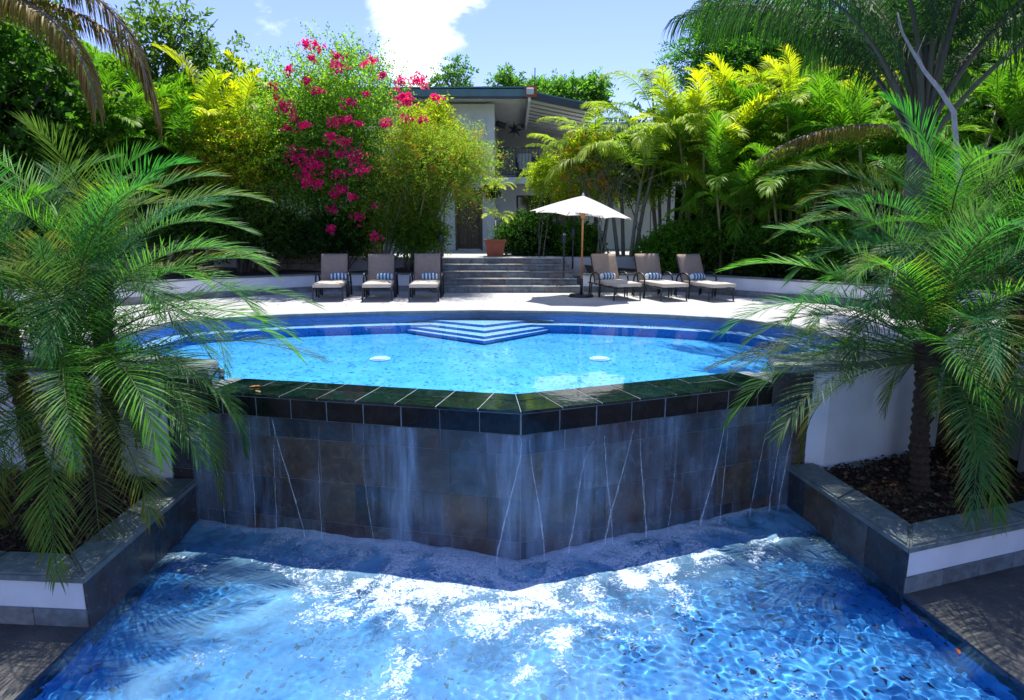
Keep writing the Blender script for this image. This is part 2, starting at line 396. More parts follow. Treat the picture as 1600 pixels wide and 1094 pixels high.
# --- weir
weir = empty('weir_wall', (WA.x, WA.y, ZL)); tag(weir, 'slate tiled waterfall wall with dark green stone rim, coming to a point between two pools', 'waterfall wall')
def to_local(o, root): o.parent = root; o.matrix_parent_inverse = Matrix.Translation(-root.location)
def place(o, root):    # parent, keeping world location
    o.parent = root; o.location = o.location - root.location
bm = bmesh.new()
a0, b0, c0 = wline(.004); a1, b1, c1 = wline(-.5)
prism(bm, [tuple(a0), tuple(b0), tuple(c0), tuple(c1), tuple(b1), tuple(a1)], -2.0, ZW - .012)
o = fin('core', bm, M['grout']); place(o, weir)
def trim(l): return l[1] + (l[0] - l[1]).normalized() * ((WL - WA).length - .28), l[1], l[1] + (l[2] - l[1]).normalized() * ((WR - WA).length - .34)
(p1, p2, p3), (q1, q2, q3) = trim(wline(.052)), trim(wline(-.565))
bm = bmesh.new(); prism(bm, [tuple(p) for p in (p1, p2, p3, q3, q2, q1)], ZW - .024, ZW - .0005); place(fin('rim_grout', bm, M['grout']), weir)
(p1, p2, p3), (q1, q2, q3) = trim(wline(.055)), trim(wline(.02))
bm = bmesh.new(); prism(bm, [tuple(p) for p in (p1, p2, p3, q3, q2, q1)], -.328, -.126); place(fin('rim_grout', bm, M['grout']), weir)
_bc = {}
def tile_box(w_, d_, h_, bev=.003):
    key = (round(w_, 3), round(d_, 3), round(h_, 3), bev)
    if key not in _bc:
        bm = bmesh.new(); box(bm, (0, 0, 0), (w_, d_, h_), bev=bev); me = bpy.data.meshes.new('tile')
        bmesh.ops.recalc_face_normals(bm, faces=bm.faces[:]); bm.to_mesh(me); bm.free(); _bc[key] = me
    return _bc[key]
def tiles(a, b, z0, z1, wid, thick, name, m, root, gap=.005, shift=0, jit=.003):
    L = (b - a).length; d = (b - a) / L; ang = math.atan2(d.y, d.x)
    xs = [0]; x = wid if shift == 0 else wid * shift
    while x < L - wid * .35: xs.append(x); x += wid
    xs.append(L)
    for x0, x1 in zip(xs, xs[1:]):
        p = a + d * ((x0 + x1) / 2)
        me = tile_box(x1 - x0 - gap, thick, z1 - z0 - gap)
        key = m.name
        if not me.materials: me.materials.append(m)
        elif me.materials[0] is not m:
            me = me.copy(); me.materials[0] = m
        o = bpy.data.objects.new(name, me); COL.objects.link(o)
        o.location = (p.x, p.y, (z0 + z1) / 2); o.rotation_euler = (random.gauss(0, jit), 0, ang + random.gauss(0, jit))
        o.location += Vector((random.gauss(0, .0015), random.gauss(0, .0015), 0))
        if root: place(o, root)
rows = [(-.55, -.33, 0), (-1.0, -.55, .5), (-1.45, -1.0, 0), (-1.9, -1.45, .5)]
A_, B_, C_ = wline(0)
for z0, z1, sh in rows:
    tiles(B_, A_, z0, z1, .47, .022, 'wall_tile', M['slate_wet'], weir, gap=.0055, shift=sh or random.choice([0, .7]))
    tiles(B_, C_, z0, z1, .47, .022, 'wall_tile', M['slate_wet'], weir, gap=.0055, shift=sh)
A_, B_, C_ = wline(.045)
trimL = (WL - WA).length - .28; trimR = (WR - WA).length - .34
for P_, tr_ in ((A_, trimL), (C_, trimR)):
    e = B_ + (P_ - B_).normalized() * tr_
    tiles(B_, e, -.33, -.122, .40, .03, 'rim_face_tile', M['black_stone'], weir, gap=.009)
# rim top tiles: two rows, quads between offset lines, each with thickness
def cop_quads(o_out, o_in, step, m, name):
    a1, b1, c1 = wline(o_out); a2, b2, c2 = wline(o_in)
    for (e1, e2, tr_) in ((a1, a2, trimL), (c1, c2, trimR)):
        d = (e1 - b1).normalized(); L = tr_; n = int(round(L / step))
        for i in range(n):
            s0, s1 = L * i / n + .0055, L * (i + 1) / n - .0055
            bo = wline(.055)[1]; nn_ = (b2 - b1) - d * (b2 - b1).dot(d); sh_ = nn_.normalized() * (.055 - o_out)
            q1, q2 = bo + sh_ + d * s0, bo + sh_ + d * s1
            if i == 0: q1 = b1 + d * .004; q1b = b2 + d * .004
            else: q1b = q1 + nn_
            q2b = q2 + nn_
            cx = (q1 + q2 + q1b + q2b) / 4
            bm = bmesh.new()
            prism(bm, [tuple(q - cx) for q in (q1, q2, q2b, q1b)], -.012, .012, .003)
            o = fin(name, bm, m); o.location = (cx.x, cx.y, ZW - .008 + random.gauss(0, .0012)); o.rotation_euler = (random.gauss(0, .003), random.gauss(0, .003), 0)
            place(o, weir)
cop_quads(.055, -.30, .405, M['granite'], 'rim_tile')
cop_quads(-.312, -.56, .405, M['granite'], 'rim_tile')

# film of water down the wall
k = NT('falling_water'); k.t.nodes.remove(k.p)
n1 = k.noise(3.2, 5, .6, 'World', stretch=(1, 1, .16), dist=.3); n2 = k.noise(1.3, 3, .5, 'World', stretch=(1, 1, .45)); n3 = k.noise(26, 3, .6, 'World', stretch=(1, 1, .05))
fac = k.math('MULTIPLY', k.ramp(n1, [(.38, 0.0), (.72, 1.0)]), k.ramp(n2, [(.4, .05), (.62, 1.0)]))
fac = k.math('MULTIPLY', fac, k.ramp(n3, [(.3, .45), (.7, 1.0)]))
tr = k.n('BsdfTransparent'); df = k.n('BsdfPrincipled'); df.inputs['Base Color'].default_value = (.42, .58, .78, 1); df.inputs['Roughness'].default_value = .1
ms = k.n('MixShader'); k.l(k.math('MULTIPLY', fac, .72), ms.inputs[0]); k.l(tr.outputs[0], ms.inputs[1]); k.l(df.outputs[0], ms.inputs[2]); k.l(ms.outputs[0], k.out.inputs[0])
M['film'] = k.m
bm = bmesh.new(); a, b, c = wline(.03); a, c = b + (a - b).normalized() * (WL - WA).length, b + (c - b).normalized() * (WR - WA).length
a2, b2, c2 = wline(.055); a2, c2 = b2 + (a2 - b2).normalized() * (WL - WA).length, b2 + (c2 - b2).normalized() * (WR - WA).length
ribbon(bm, [a, b, c], [a2, b2, c2], -.34, ZL)
tag(fin('waterfall_film', bm, M['film']), 'thin film of water sliding down the slate waterfall wall', 'water film', kind='stuff')
k = NT('water_jet'); k.t.nodes.remove(k.p); tr = k.n('BsdfTransparent'); df = k.n('BsdfPrincipled'); df.inputs['Base Color'].default_value = (.75, .85, .95, 1); df.inputs['Roughness'].default_value = .12
ms = k.n('MixShader'); k.l(k.ramp(k.noise(20, 4, .65, 'World', stretch=(1, 1, .5)), [(.35, .05), (.7, .45)]), ms.inputs[0]); k.l(tr.outputs[0], ms.inputs[1]); k.l(df.outputs[0], ms.inputs[2]); k.l(ms.outputs[0], k.out.inputs[0])
M['jet'] = k.m
def on_wall(px, py, off=.07):
    d = ray(px, py); a, b, c = wline(off)
    for P_ in (a, c):
        e = P_ - b; # solve d.xy*t = b + e*s
        det = d.x * (-e.y) + e.x * d.y
        t = (b.x * (-e.y) + e.x * b.y) / det; q = Vector((d.x * t, d.y * t)) - b
        s = q.dot(e) / e.dot(e)
        if s >= -.001 : return Vector((d.x * t, d.y * t, CAMZ + d.z * t))
    return Vector((b.x, b.y, CAMZ + d.z * b.y / d.y))
jets = [[(818, 686), (812, 720), (795, 790), (775, 869)], [(823, 687), (833, 740), (844, 800), (851, 869)], [(937, 682), (915, 715), (905, 760), (897, 820), (888, 858)],
        [(941, 681), (947, 730), (953, 790), (957, 842)], [(993, 671), (975, 730), (958, 790), (945, 844)], [(997, 670), (1002, 730), (1007, 790), (1010, 832)],
        [(1137, 656), (1122, 715), (1108, 770), (1094, 815)], [(1142, 655), (1134, 710), (1130, 760), (1125, 808)], [(1206, 650), (1192, 700), (1180, 760), (1172, 798)],
        [(1226, 645), (1216, 700), (1208, 750), (1202, 792)], [(1250, 642), (1235, 690), (1225, 740), (1216, 788)], [(421, 655), (438, 705), (458, 770), (476, 833)], [(425, 658), (428, 720), (431, 780), (432, 828)],
        [(316, 640), (330, 700), (345, 760), (352, 818)], [(385, 650), (392, 710), (397, 770), (399, 824)], [(495, 665), (498, 720), (500, 790), (503, 836)], [(1060, 664), (1056, 720), (1050, 780), (1044, 826)], [(565, 668), (568, 730), (575, 790), (585, 846)]]
jw = [.007, .007, .006, .006, .007, .007, .008, .004, .004, .006, .006, .007, .003, .003, .003, .0025, .0025, .003]
JL = ['stream slanting left from the point of the waterfall wall', 'stream slanting right from the point of the waterfall wall', 'kinked stream in the forked pair right of the wall point, bending left',
      'straight stream meeting the crossing stream at its foot, right of the wall point', 'slanting stream that crosses to its left neighbour at the foot', 'nearly vertical stream at the middle of the right face',
      'bold stream slanting left near the right end of the waterfall wall', 'faint stream hanging beside the bold one near the right end', 'thin stream third from the right end of the waterfall wall', 'thin stream second from the right end of the waterfall wall',
      'rightmost stream, beside the white retaining wall', 'bold stream slanting right across the left face of the waterfall wall', 'thin vertical stream just left of the bold slanting one on the left face', 'leftmost faint stream beside the dark planter wall',
      'faint stream under the palm frond tips on the left face', 'faint vertical trickle right of the bold slanting stream on the left face', 'faint vertical trickle on the right face, left of the bold slanting stream', 'faint trickle half way along the left face of the waterfall wall']
for i, J in enumerate(jets):
    pts = [on_wall(x, y, .06 + .03 * q) for q, (x, y) in enumerate(J)]
    P2 = []
    pts[0] = pts[0] + Vector((.022 if pts[1].x > pts[0].x else -.022, 0, 0))
    for q in range(len(pts) - 1):
        pa, pb, pc_, pd = pts[max(q - 1, 0)], pts[q], pts[q + 1], pts[min(q + 2, len(pts) - 1)]
        for u in (0, .2, .4, .6, .8):
            P2.append(.5 * ((2 * pb) + (pc_ - pa) * u + (2 * pa - 5 * pb + 4 * pc_ - pd) * u * u + (3 * pb - pa - 3 * pc_ + pd) * u ** 3) + Vector((random.gauss(0, .0022), 0, 0)))
    P2.append(Vector((pts[-1].x, pts[-1].y, ZL - .02)))
    bm = bmesh.new(); tube(bm, P2, [jw[i] * (.45 + .9 * s / len(P2)) * random.uniform(.55, 1.2) for s in range(len(P2))], 6)
    o = fin('water_stream', bm, M['jet'], smooth=True)
    tag(o, JL[i], 'water stream', 'thin streams falling from the rim of the waterfall wall')

# --- lower basin
bm = bmesh.new(); bp = [tuple(BLn), tuple(BRn), tuple(BR), tuple(WR), tuple(WA), tuple(WL), tuple(BL)]
vs = [bm.verts.new((p[0], p[1], -1.98)) for p in [(-5, -2), (5.2, -2), (5.2, 7.6), (-5, 7.6)]]; bm.faces.new(vs)
tag(fin('basin_floor', bm, M['basin_tile']), kind='structure')
bm = bmesh.new(); Q = [tuple(WL), tuple(BL), tuple(BLn)]; ribbon(bm, Q, Q, ZL + .03, -1.98); Q = [tuple(BRn), tuple(BR), tuple(WR)]; ribbon(bm, Q, Q, ZL + .03, -1.98)
tag(fin('basin_wall', bm, M['basin_tile']), kind='structure')
# waves: a real height field
def fbm_fn(seed, n=38, kmin=2.0, kmax=16.0, p=1.25):
    r = np.random.default_rng(seed); k = np.exp(r.uniform(np.log(kmin), np.log(kmax), n)); th = r.uniform(0, 2 * np.pi, n); ph = r.uniform(0, 2 * np.pi, n)
    amp = k ** (-p); amp /= np.sqrt((amp ** 2).sum() / 2)
    return lambda x, y: sum(a * np.sin(kk * (x * np.cos(t) + y * np.sin(t)) + q) for a, kk, t, q in zip(amp, k, th, ph))
wave = fbm_fn(3, 60, 3.5, 42, 1.15); wave2 = fbm_fn(9, 80, 20, 95, .95); wgate = fbm_fn(21, 24, .8, 4, .6)
def in_basin(x, y):
    lx = np.interp(y, [BLn.y, BL.y, WL.y], [BLn.x, BL.x, WL.x]); rx = np.interp(y, [BRn.y, BR.y, WR.y], [BRn.x, BR.x, WR.x])
    ytop = np.where(x < WA.x, WA.y + (x - WA.x) * (WL.y - WA.y) / (WL.x - WA.x), WA.y + (x - WA.x) * (WR.y - WA.y) / (WR.x - WA.x))
    return lx, rx, ytop
def basin_sheet(name, z, nx, ny, hfn, m, y0=1.2):
    u = np.linspace(0, 1, nx); v = np.linspace(0, 1, ny); U, V_ = np.meshgrid(u, v)
    # x between the two sides, y between y0 and the V of the weir
    X0 = BLn.x + (WL.x - BLn.x) * 0 ; 
    ymid = y0 + V_ * 6.5
    lx, rx, _ = in_basin(U, np.minimum(ymid, 6.6)); X = lx + (rx - lx) * U
    _, _, yt = in_basin(X, ymid); Y = y0 + V_ * (yt - y0)
    lx, rx, _ = in_basin(X, np.minimum(Y, 7)); X = lx + (rx - lx) * U
    _, _, yt = in_basin(X, Y); Y = y0 + V_ * (yt - y0)
    Z = z + hfn(X, Y, yt - Y)
    V = np.stack([X, Y, Z], -1).reshape(-1, 3); idx = np.arange(nx * ny).reshape(ny, nx)
    Q = np.stack([idx[:-1, :-1], idx[:-1, 1:], idx[1:, 1:], idx[1:, :-1]], -1).reshape(-1, 4)
    me = npmesh(name, V, Q)
    return link(name, me, m, smooth=True), X, Y
h1 = lambda x, y, d: wave(x, y) * (.005 + .010 * np.exp(-d / .9)) + wave2(x, y) * .0030 * np.clip(.85 + .45 * wgate(x, y), .25, 1.6)
wl, _, _ = basin_sheet('water', ZL, 860, 640, h1, M['water_low'])
tag(wl, kind='structure')
# foam floating on the water, its own thin sheet
k = NT('churned_glass_water'); k.t.nodes.remove(k.p)
rf = k.n('BsdfRefraction'); rf.inputs['IOR'].default_value = 1.33; rf.inputs['Roughness'].default_value = 0; rf.inputs['Color'].default_value = (.86, .96, 1, 1)
gl = k.n('BsdfGlossy'); gl.inputs['Roughness'].default_value = .0; fr = k.n('Fresnel'); fr.inputs['IOR'].default_value = 1.33
ms = k.n('MixShader'); k.l(fr.outputs[0], ms.inputs[0]); k.l(rf.outputs[0], ms.inputs[1]); k.l(gl.outputs[0], ms.inputs[2]); k.l(ms.outputs[0], k.out.inputs[0])
wl.data.materials.clear(); wl.data.materials.append(k.m)
wl.cycles.is_caustics_caster = True; sl.cycles.is_caustics_light = True
bpy.data.objects['basin_floor'].cycles.is_caustics_receiver = True; bpy.data.objects['basin_wall'].cycles.is_caustics_receiver = True
k = NT('foam'); 
nw = k.noise(1.5, 6, .62, 'World', dist=1.2); nf = k.noise(14, 8, .74, 'World', dist=2.2); 
sx = k.n('SeparateXYZ'); k.l(k.co('World'), sx.inputs[0])
X_, Y_ = sx.outputs[0], sx.outputs[1]
# distance from the foot of the waterfall
yL = k.math('ADD', k.math('MULTIPLY', k.math('SUBTRACT', X_, WA.x), (WL.y - WA.y) / (WL.x - WA.x)), WA.y)
yR = k.math('ADD', k.math('MULTIPLY', k.math('SUBTRACT', X_, WA.x), (WR.y - WA.y) / (WR.x - WA.x)), WA.y)
dd = k.math('SUBTRACT', k.math('MAXIMUM', yL, yR), Y_)
prof = k.ramp(k.math('MULTIPLY', dd, .25), [(0, 1.0), (.02, .9), (.05, .62), (.12, .56), (.19, .60), (.30, .52), (.42, .42), (.62, .36), (1, .26)])
side = k.ramp(k.math('MULTIPLY', k.math('ABSOLUTE', k.math('ADD', X_, .1)), .28), [(0, 1.0), (.55, .88), (.8, .62), (1, .5)])
dens = k.math('MULTIPLY', prof, side)
mixn = k.math('ADD', k.math('MULTIPLY', nw, .55), k.math('MULTIPLY', nf, .45))
tot = k.math('ADD', mixn, k.math('MULTIPLY', dens, .5)); crisp = k.ramp(tot, [(.715, 0.0), (.755, .4), (.795, .95)]); nh = k.noise(42, 4, .6, 'World', dist=1.5); crisp = k.math('MULTIPLY', crisp, k.ramp(nh, [(.36, .4), (.52, 1.0)]))
nm = k.noise(.9, 4, .55, 'World', dist=.6); milk = k.math('MULTIPLY', k.ramp(k.math('ADD', k.math('MULTIPLY', nm, .9), k.math('MULTIPLY', dens, .5)), [(.55, 0.0), (.9, 1.0)]), .42)
edge = k.ramp(k.math('ADD', dd, k.math('MULTIPLY', nf, .16)), [(.16, .85), (.24, .66), (.6, .55), (1.05, 0.0)])
ne = k.noise(2.6, 6, .62, 'World', dist=1.4); edge = k.math('MULTIPLY', edge, k.ramp(ne, [(.36, .45), (.6, 1.15)]))
fo = k.math('MAXIMUM', k.math('MAXIMUM', crisp, milk), edge)
k.base(k.mix(crisp, (.22, .54, .80), (.66, .74, .82)), .6); tr = k.n('BsdfTransparent'); ms = k.n('MixShader'); k.l(fo, ms.inputs[0]); k.l(tr.outputs[0], ms.inputs[1]); k.l(k.p.outputs[0], ms.inputs[2]); k.l(ms.outputs[0], k.out.inputs[0])
k.bump(nf, .5, .02); M['foam'] = k.m
foam, _, _ = basin_sheet('foam', ZL + .008, 260, 210, h1, M['foam'])
tag(foam, 'white foam and bubbles churned up below the waterfall wall', 'foam', kind='stuff')

# --- paving outside the basin
def pave(poly, z, m, name='paving', kind='structure', th=.2):
    bm = bmesh.new(); poly_sheet(bm, poly, z)
    r = bmesh.ops.extrude_face_region(bm, geom=bm.faces[:]); bmesh.ops.translate(bm, verts=[v for v in r['geom'] if isinstance(v, bmesh.types.BMVert)], vec=(0, 0, -th))
    o = fin(name, bm, m); tag(o, kind=kind); return o
ZP = ZL + .035
PLx = Vector((-7.5, 5.0)); PRx = Vector((8.5, 7.0))
pave([tuple(BL), tuple(BLn), (-14, BLn.y), (-14, 9), (-7.5, 9), tuple(PLx)], ZP, M['paving'])
pave([tuple(BRn), tuple(BR), (4.95, 5.65), (5.9, 6.0), (5.9, 7.5), (14, 7.5), (14, BRn.y)], ZP, M['paving'])

def off_poly(pts, d):
    P = [Vector(p) for p in pts]; out = []
    for i, p in enumerate(P):
        if i == 0: t = (P[1] - P[0]).normalized(); n = Vector((-t.y, t.x)); out.append(p + n * d); continue
        if i == len(P) - 1: t = (P[-1] - P[-2]).normalized(); n = Vector((-t.y, t.x)); out.append(p + n * d); continue
        t1 = (P[i] - P[i - 1]).normalized(); t2 = (P[i + 1] - P[i]).normalized(); n1 = Vector((-t1.y, t1.x)); n2 = Vector((-t2.y, t2.x)); nb = (n1 + n2).normalized()
        out.append(p + nb * (d / nb.dot(n1)))
    return out
def wall_band(bm, pts, d0, d1, z0, z1, bev=0):
    a, b = off_poly(pts, d0), off_poly(pts, d1)
    prism(bm, [tuple(p) for p in a] + [tuple(p) for p in b[::-1]], z0, z1, bev)
def cap_run(pts, d0, d1, z0, z1, root, name='cap_stone', bev=.02, m=None, step=1.3):
    a, b = off_poly(pts, d0), off_poly(pts, d1)
    for i in range(len(a) - 1):
        L = (a[i + 1] - a[i]).length; n = max(1, int(round(L / step)))
        for j in range(n):
            f0, f1 = j / n, (j + 1) / n; g = .0025 / max(L, .01)
            q = [a[i].lerp(a[i + 1], f0 + g), a[i].lerp(a[i + 1], f1 - g), b[i].lerp(b[i + 1], f1 - g), b[i].lerp(b[i + 1], f0 + g)]
            bm = bmesh.new(); prism(bm, [tuple(p) for p in q], z0, z1, bev); o = fin(name, bm, m or M['cap']); 
            if root: place(o, root)
ZC = -1.10
def planter(name, label, pts, sgn):
    # pts run: weir end -> basin corner -> outwards; interior side sign
    root = empty(name, (pts[1][0], pts[1][1], ZL)); tag(root, label, 'planter')
    bm = bmesh.new(); wall_band(bm, pts, .012 * sgn, .26 * sgn, -2.0, ZC - .06); place(fin('wall', bm, M['white_wall']), root)
    P = [Vector(p) for p in pts]
    z_ = -1.98
    tiles(P[1], P[0], ZL - .3, ZC - .07, .52, .024, 'slate_tile', M['slate_dry' if name[-1] == 'x' else 'slate_wet'], root, shift=0)
    for i in range(1, len(P) - 1): tiles(P[i], P[i + 1], ZL, ZC - .32, .45, .03, 'skirting_tile', M['slate_dry'], root)
    cap_run(pts, -.035 * sgn, .31 * sgn, ZC - .065, ZC, root)
    return root
planter('planter', 'left raised bed with grey green coping beside the lower pool, holding palms', [tuple(WL), tuple(BL), (-4.3, 4.72), tuple(PLx)], -1 if True else 1)
planter('planter', 'right raised bed with grey green coping and white band beside the lower pool, holding palms', [tuple(WR), tuple(BR), (4.95, 5.65), tuple(PRx)], 1)
# soil
def soil(poly, z, amp=.05):
    xs = [p[0] for p in poly]; ys = [p[1] for p in poly]
    bm = bmesh.new(); poly_sheet(bm, poly, z); 
    for _ in range(5): bmesh.ops.subdivide_edges(bm, edges=[e for e in bm.edges if e.calc_length() > .18], cuts=1, use_grid_fill=True)
    for v in bm.verts: v.co.z += amp * (math.sin(v.co.x * 5.1 + v.co.y * 3) * .4 + random.uniform(-.6, .6))
    o = fin('soil', bm, M['soil'], smooth=False); tag(o, kind='structure'); return o
soilL = [(-3.62, 6.75), (-3.62, 4.95), (-4.4, 4.98), (-7.6, 5.2), (-7.6, 7.9)]
soilR = [(3.5, 7.25), (3.72, 5.45), (4.95, 5.9), (5.9, 6.2), (8.2, 7.1), (8.2, 8.6)]
soil(soilL, -1.19); soil(soilR, -1.19)
def chips(n, fn, size, cols, name, label, cat='leaf litter'):
    V, Q, C = [], [], []
    base = np.array([[-1, 0, 0], [0, -.5, .15], [1, 0, 0], [0, .5, .15]])
    for i in range(n):
        p = fn(); s = size * random.uniform(.4, 1.4); a = random.uniform(0, 6.3); b = random.gauss(0, .5); c_ = random.gauss(0, .4)
        Rm = np.array(Matrix.Rotation(a, 3, 'Z') @ Matrix.Rotation(b, 3, 'X') @ Matrix.Rotation(c_, 3, 'Y'))
        V.append(base * s @ Rm.T + np.array(p)); Q.append(np.arange(4) + 4 * i); c = np.array(random.choice(cols)) * random.uniform(.6, 1.3); C.append(np.tile(c, (4, 1)))
    me = npmesh(name, np.concatenate(V), np.array(Q), np.concatenate(C)); o = link(name, me, M['dry'])
    return tag(o, label, cat, kind='stuff')
def tri_pt(poly, z):
    while True:
        x = random.uniform(min(p[0] for p in poly), max(p[0] for p in poly)); y = random.uniform(min(p[1] for p in poly), max(p[1] for p in poly)); ins = False
        for i in range(len(poly)):
            (x1, y1), (x2, y2) = poly[i], poly[i - 1]
            if (y1 > y) != (y2 > y) and x < (x2 - x1) * (y - y1) / (y2 - y1) + x1: ins = not ins
        if ins: return (x, y, z + random.uniform(0, .05))
dry = [(.10, .05, .03), (.18, .09, .05), (.05, .03, .02), (.22, .14, .08), (.13, .04, .035), (.05, .07, .02)]
chips(5200, lambda: tri_pt(soilL, -1.16), .03, dry, 'leaf_litter', 'dry brown leaf litter and mulch in the left raised bed')
chips(6200, lambda: tri_pt(soilR, -1.16), .03, dry, 'leaf_litter', 'dry brown leaf litter and mulch in the right raised bed')

# --- piers (white) and slabs
def pier(poly, slab, lab):
    cx = poly[0]; root = empty('pier', (cx[0], cx[1], -1.2)); tag(root, lab, 'retaining wall')
    bm = bmesh.new(); prism(bm, poly, -1.35, .02, .02); place(fin('wall', bm, M['white_wall']), root)
    bm = bmesh.new(); prism(bm, slab, .022, .11, .012); o = fin('slab', bm, M['cap']); place(o, root)
    return root
pier([(-3.74, 6.66), (-5.4, 7.02), (-7.6, 7.55), (-7.6, 7.95), (-5.5, 7.45), (-3.80, 7.06)], [(-3.2, 6.58), (-3.7, 6.60), (-5.4, 6.95), (-7.6, 7.5), (-7.6, 8.2), (-5.5, 7.85), (-3.36, 7.17)], 'left white retaining wall with flat stone slab on top, behind palm trunks')
pier([(3.43, 7.13), (3.60, 7.02), (5.35, 7.72), (5.25, 8.0), (3.5, 7.4)], [(2.88, 6.86), (3.62, 6.93), (5.35, 7.62), (5.2, 8.3), (3.04, 7.44)], 'right white retaining wall with flat stone slab on top, behind the palm trunk')
# slate returns between rim and slabs
tiles(Vector((-3.2, 6.60)), Vector((-3.36, 7.17)), -.36, .02, .6, .03, 'return_tile', M['black_stone'], weir)
tiles(Vector((2.90, 6.90)), Vector((3.04, 7.44)), -.36, .02, .6, .03, 'return_tile', M['black_stone'], weir)
tiles(Vector((-3.22, 6.555)), Vector((-3.73, 6.68)), -.33, .02, .4, .03, 'return_tile', M['slate_wet'], weir)
tiles(Vector((2.88, 6.87)), Vector((3.42, 7.08)), -.33, .02, .4, .03, 'return_tile', M['slate_wet'], weir)
# side stair at far right, running down from the deck
st = empty('garden_stair', (5.9, 7.2, 0)); tag(st, 'pale concrete garden stair going down at the far right, behind palm fronds', 'stairs')
for i in range(9):
    bm = bmesh.new(); box(bm, (7.0, 7.2 - .33 * i + .165 - .33, -.17 * i - .085 - .0), (2.6, .36, .06), bev=.008); place(fin('tread', bm, M['deck']), st)
    bm = bmesh.new(); box(bm, (7.0, 7.2 - .33 * i - .12, -.17 * i - .115 - .45), (2.5, .30, .9)); place(fin('riser', bm, M['grey_wall']), st)

# --- low walls at back of the deck, planting beds
def low_wall(pts, lab, sgn):
    root = empty('low_wall', (pts[0][0], pts[0][1], 0)); tag(root, lab, 'garden wall')
    bm = bmesh.new(); wall_band(bm, pts, .012 * sgn, .2 * sgn, -.05, .42); place(fin('wall', bm, M['white_wall']), root)
    P = [Vector(p) for p in pts]
    for i in range(len(P) - 1): tiles(P[i], P[i + 1], -.02, .15, .4, .03, 'skirting_tile', M['slate_dry'], root)
    cap_run(pts, -.02 * sgn, .24 * sgn, .422, .455, root, bev=.006, step=.8)
low_wall([(1.78, 16.0), (4.4, 16.05), (6.4, 13.9), (9.5, 10.5), (11.5, 8)], 'low white garden wall with slate skirting behind the three right loungers', 1)
low_wall([(-2.1, 16.2), (-4.7, 16.2), (-7.1, 14.5), (-9.8, 11), (-11, 8.5)], 'low white garden wall with slate skirting behind the three left loungers', -1)
def sheet3(name, pts, m, cuts=0, amp=0, kind='structure'):
    bm = bmesh.new(); vs = [bm.verts.new(p) for p in pts]; es = [bm.edges.new((vs[i], vs[(i + 1) % len(vs)])) for i in range(len(vs))]
    bmesh.ops.triangle_fill(bm, edges=es, use_beauty=True)
    o = fin(name, bm, m); tag(o, kind=kind); return o
sheet3('planting_bed', [(1.95, 16.1, .36), (4.5, 16.2, .36), (6.6, 14, .36), (9.7, 10.6, .36), (11.6, 8, .36), (60, 8, .5), (60, 60, .9), (1.95, 60, .9), (1.95, 17.3, .6)], M['soil'])
sheet3('planting_bed', [(-2.2, 16.3, .36), (-2.2, 17.3, .6), (-2.2, 60, .9), (-60, 60, .9), (-60, 8, .5), (-11.2, 8, .36), (-10, 11, .36), (-7.3, 14.6, .36), (-4.8, 16.35, .36)], M['soil'])
bm = bmesh.new(); prism(bm, [(-3.4, 17.42), (2.6, 17.42), (6, 18.6), (6, 30), (-9, 30), (-9, 19.5)], .3, .795); tag(fin('terrace', bm, M['deck']), kind='structure')
# rough block wall pieces glimpsed behind
for (p0, p1, z1, lab) in (((4.6, 19.2), (6.2, 19.0), 1.12, 'rough grey stone block wall glimpsed between palms right of the umbrella'), ((-6.6, 18.0), (-3.6, 18.2), 1.1, 'rough grey stone block wall in shade behind the left loungers')):
    root = empty('block_wall', (*p0, .3)); tag(root, lab, 'stone wall')
    a, b = Vector(p0), Vector(p1)
    z = .45; r_ = 0
    while z < z1: tiles(a, b, z, z + .16, .36, .22, 'block', M['stone_block'], root, gap=.014, shift=.5 if r_ % 2 else 0, jit=.02); z += .16; r_ += 1

# --- stairs to the house
st = empty('stone_stairs', (0, 15.9, 0)); tag(st, 'wide grey slate steps leading from the pool deck up to the house', 'stairs')
for i in range(5):
    z0 = .16 * i; y = 15.92 + .345 * i; x0 = -1.98 ; x1 = 1.72 - .07 * i
    bm = bmesh.new(); box(bm, ((x0 + x1) / 2, y + .26, z0 + .062), (x1 - x0 - .02, .46, .123)); place(fin('step_core', bm, M['grout']), st)
    # riser stones
    tiles(Vector((x0, y)), Vector((x1, y)), z0, z0 + .123, .40, .05, 'riser_stone', M['slate_dry'], st, gap=.008, shift=[0, .5, .3, .7, .2][i], jit=.006)
    xs = list(np.arange(x0, x1 - .3, .62)) + [x1]
    for a, b in zip(xs, xs[1:]):
        bm = bmesh.new(); box(bm, (0, 0, 0), (b - a - .006, .40, .036), bev=.006); o = fin('tread_stone', bm, M['slate_dry'] if i < 4 else M['deck']); o.location = ((a + b) / 2, y + .145, z0 + .142); place(o, st)

# ------------------------------------------------------------------ house
house = empty('house', (-1, 23, .8)); tag(house, 'two storey white house with teal grey roof, balcony and weathered wooden door', 'house')
def part(name, bm, m, root=house, smooth=False):
    o = fin(name, bm, m, smooth=smooth); place(o, root); return o
def bx(name, x0, x1, y0, y1, z0, z1, m, root=house, bev=0):
    bm = bmesh.new(); box(bm, ((x0 + x1) / 2, (y0 + y1) / 2, (z0 + z1) / 2), (x1 - x0, y1 - y0, z1 - z0), bev=bev)
    o = fin(name, bm, m)
    if root is not None: place(o, root)
    return o
HY = 23.0
bx('wall', -9, -1.98, HY, HY + .25, .8, 5.72, M['white_wall']); bx('wall', -1.06, -.86, HY, HY + .25, .8, 5.72, M['white_wall']); bx('wall', -1.98, -1.06, HY, HY + .25, 2.95, 5.72, M['white_wall'])
bx('column', -.86, -.60, HY - .06, HY + .3, .8, 5.72, M['white_wall'])
bx('side_wall', -9, -8.8, HY + .25, HY + 9, .8, 5.72, M['white_wall'])
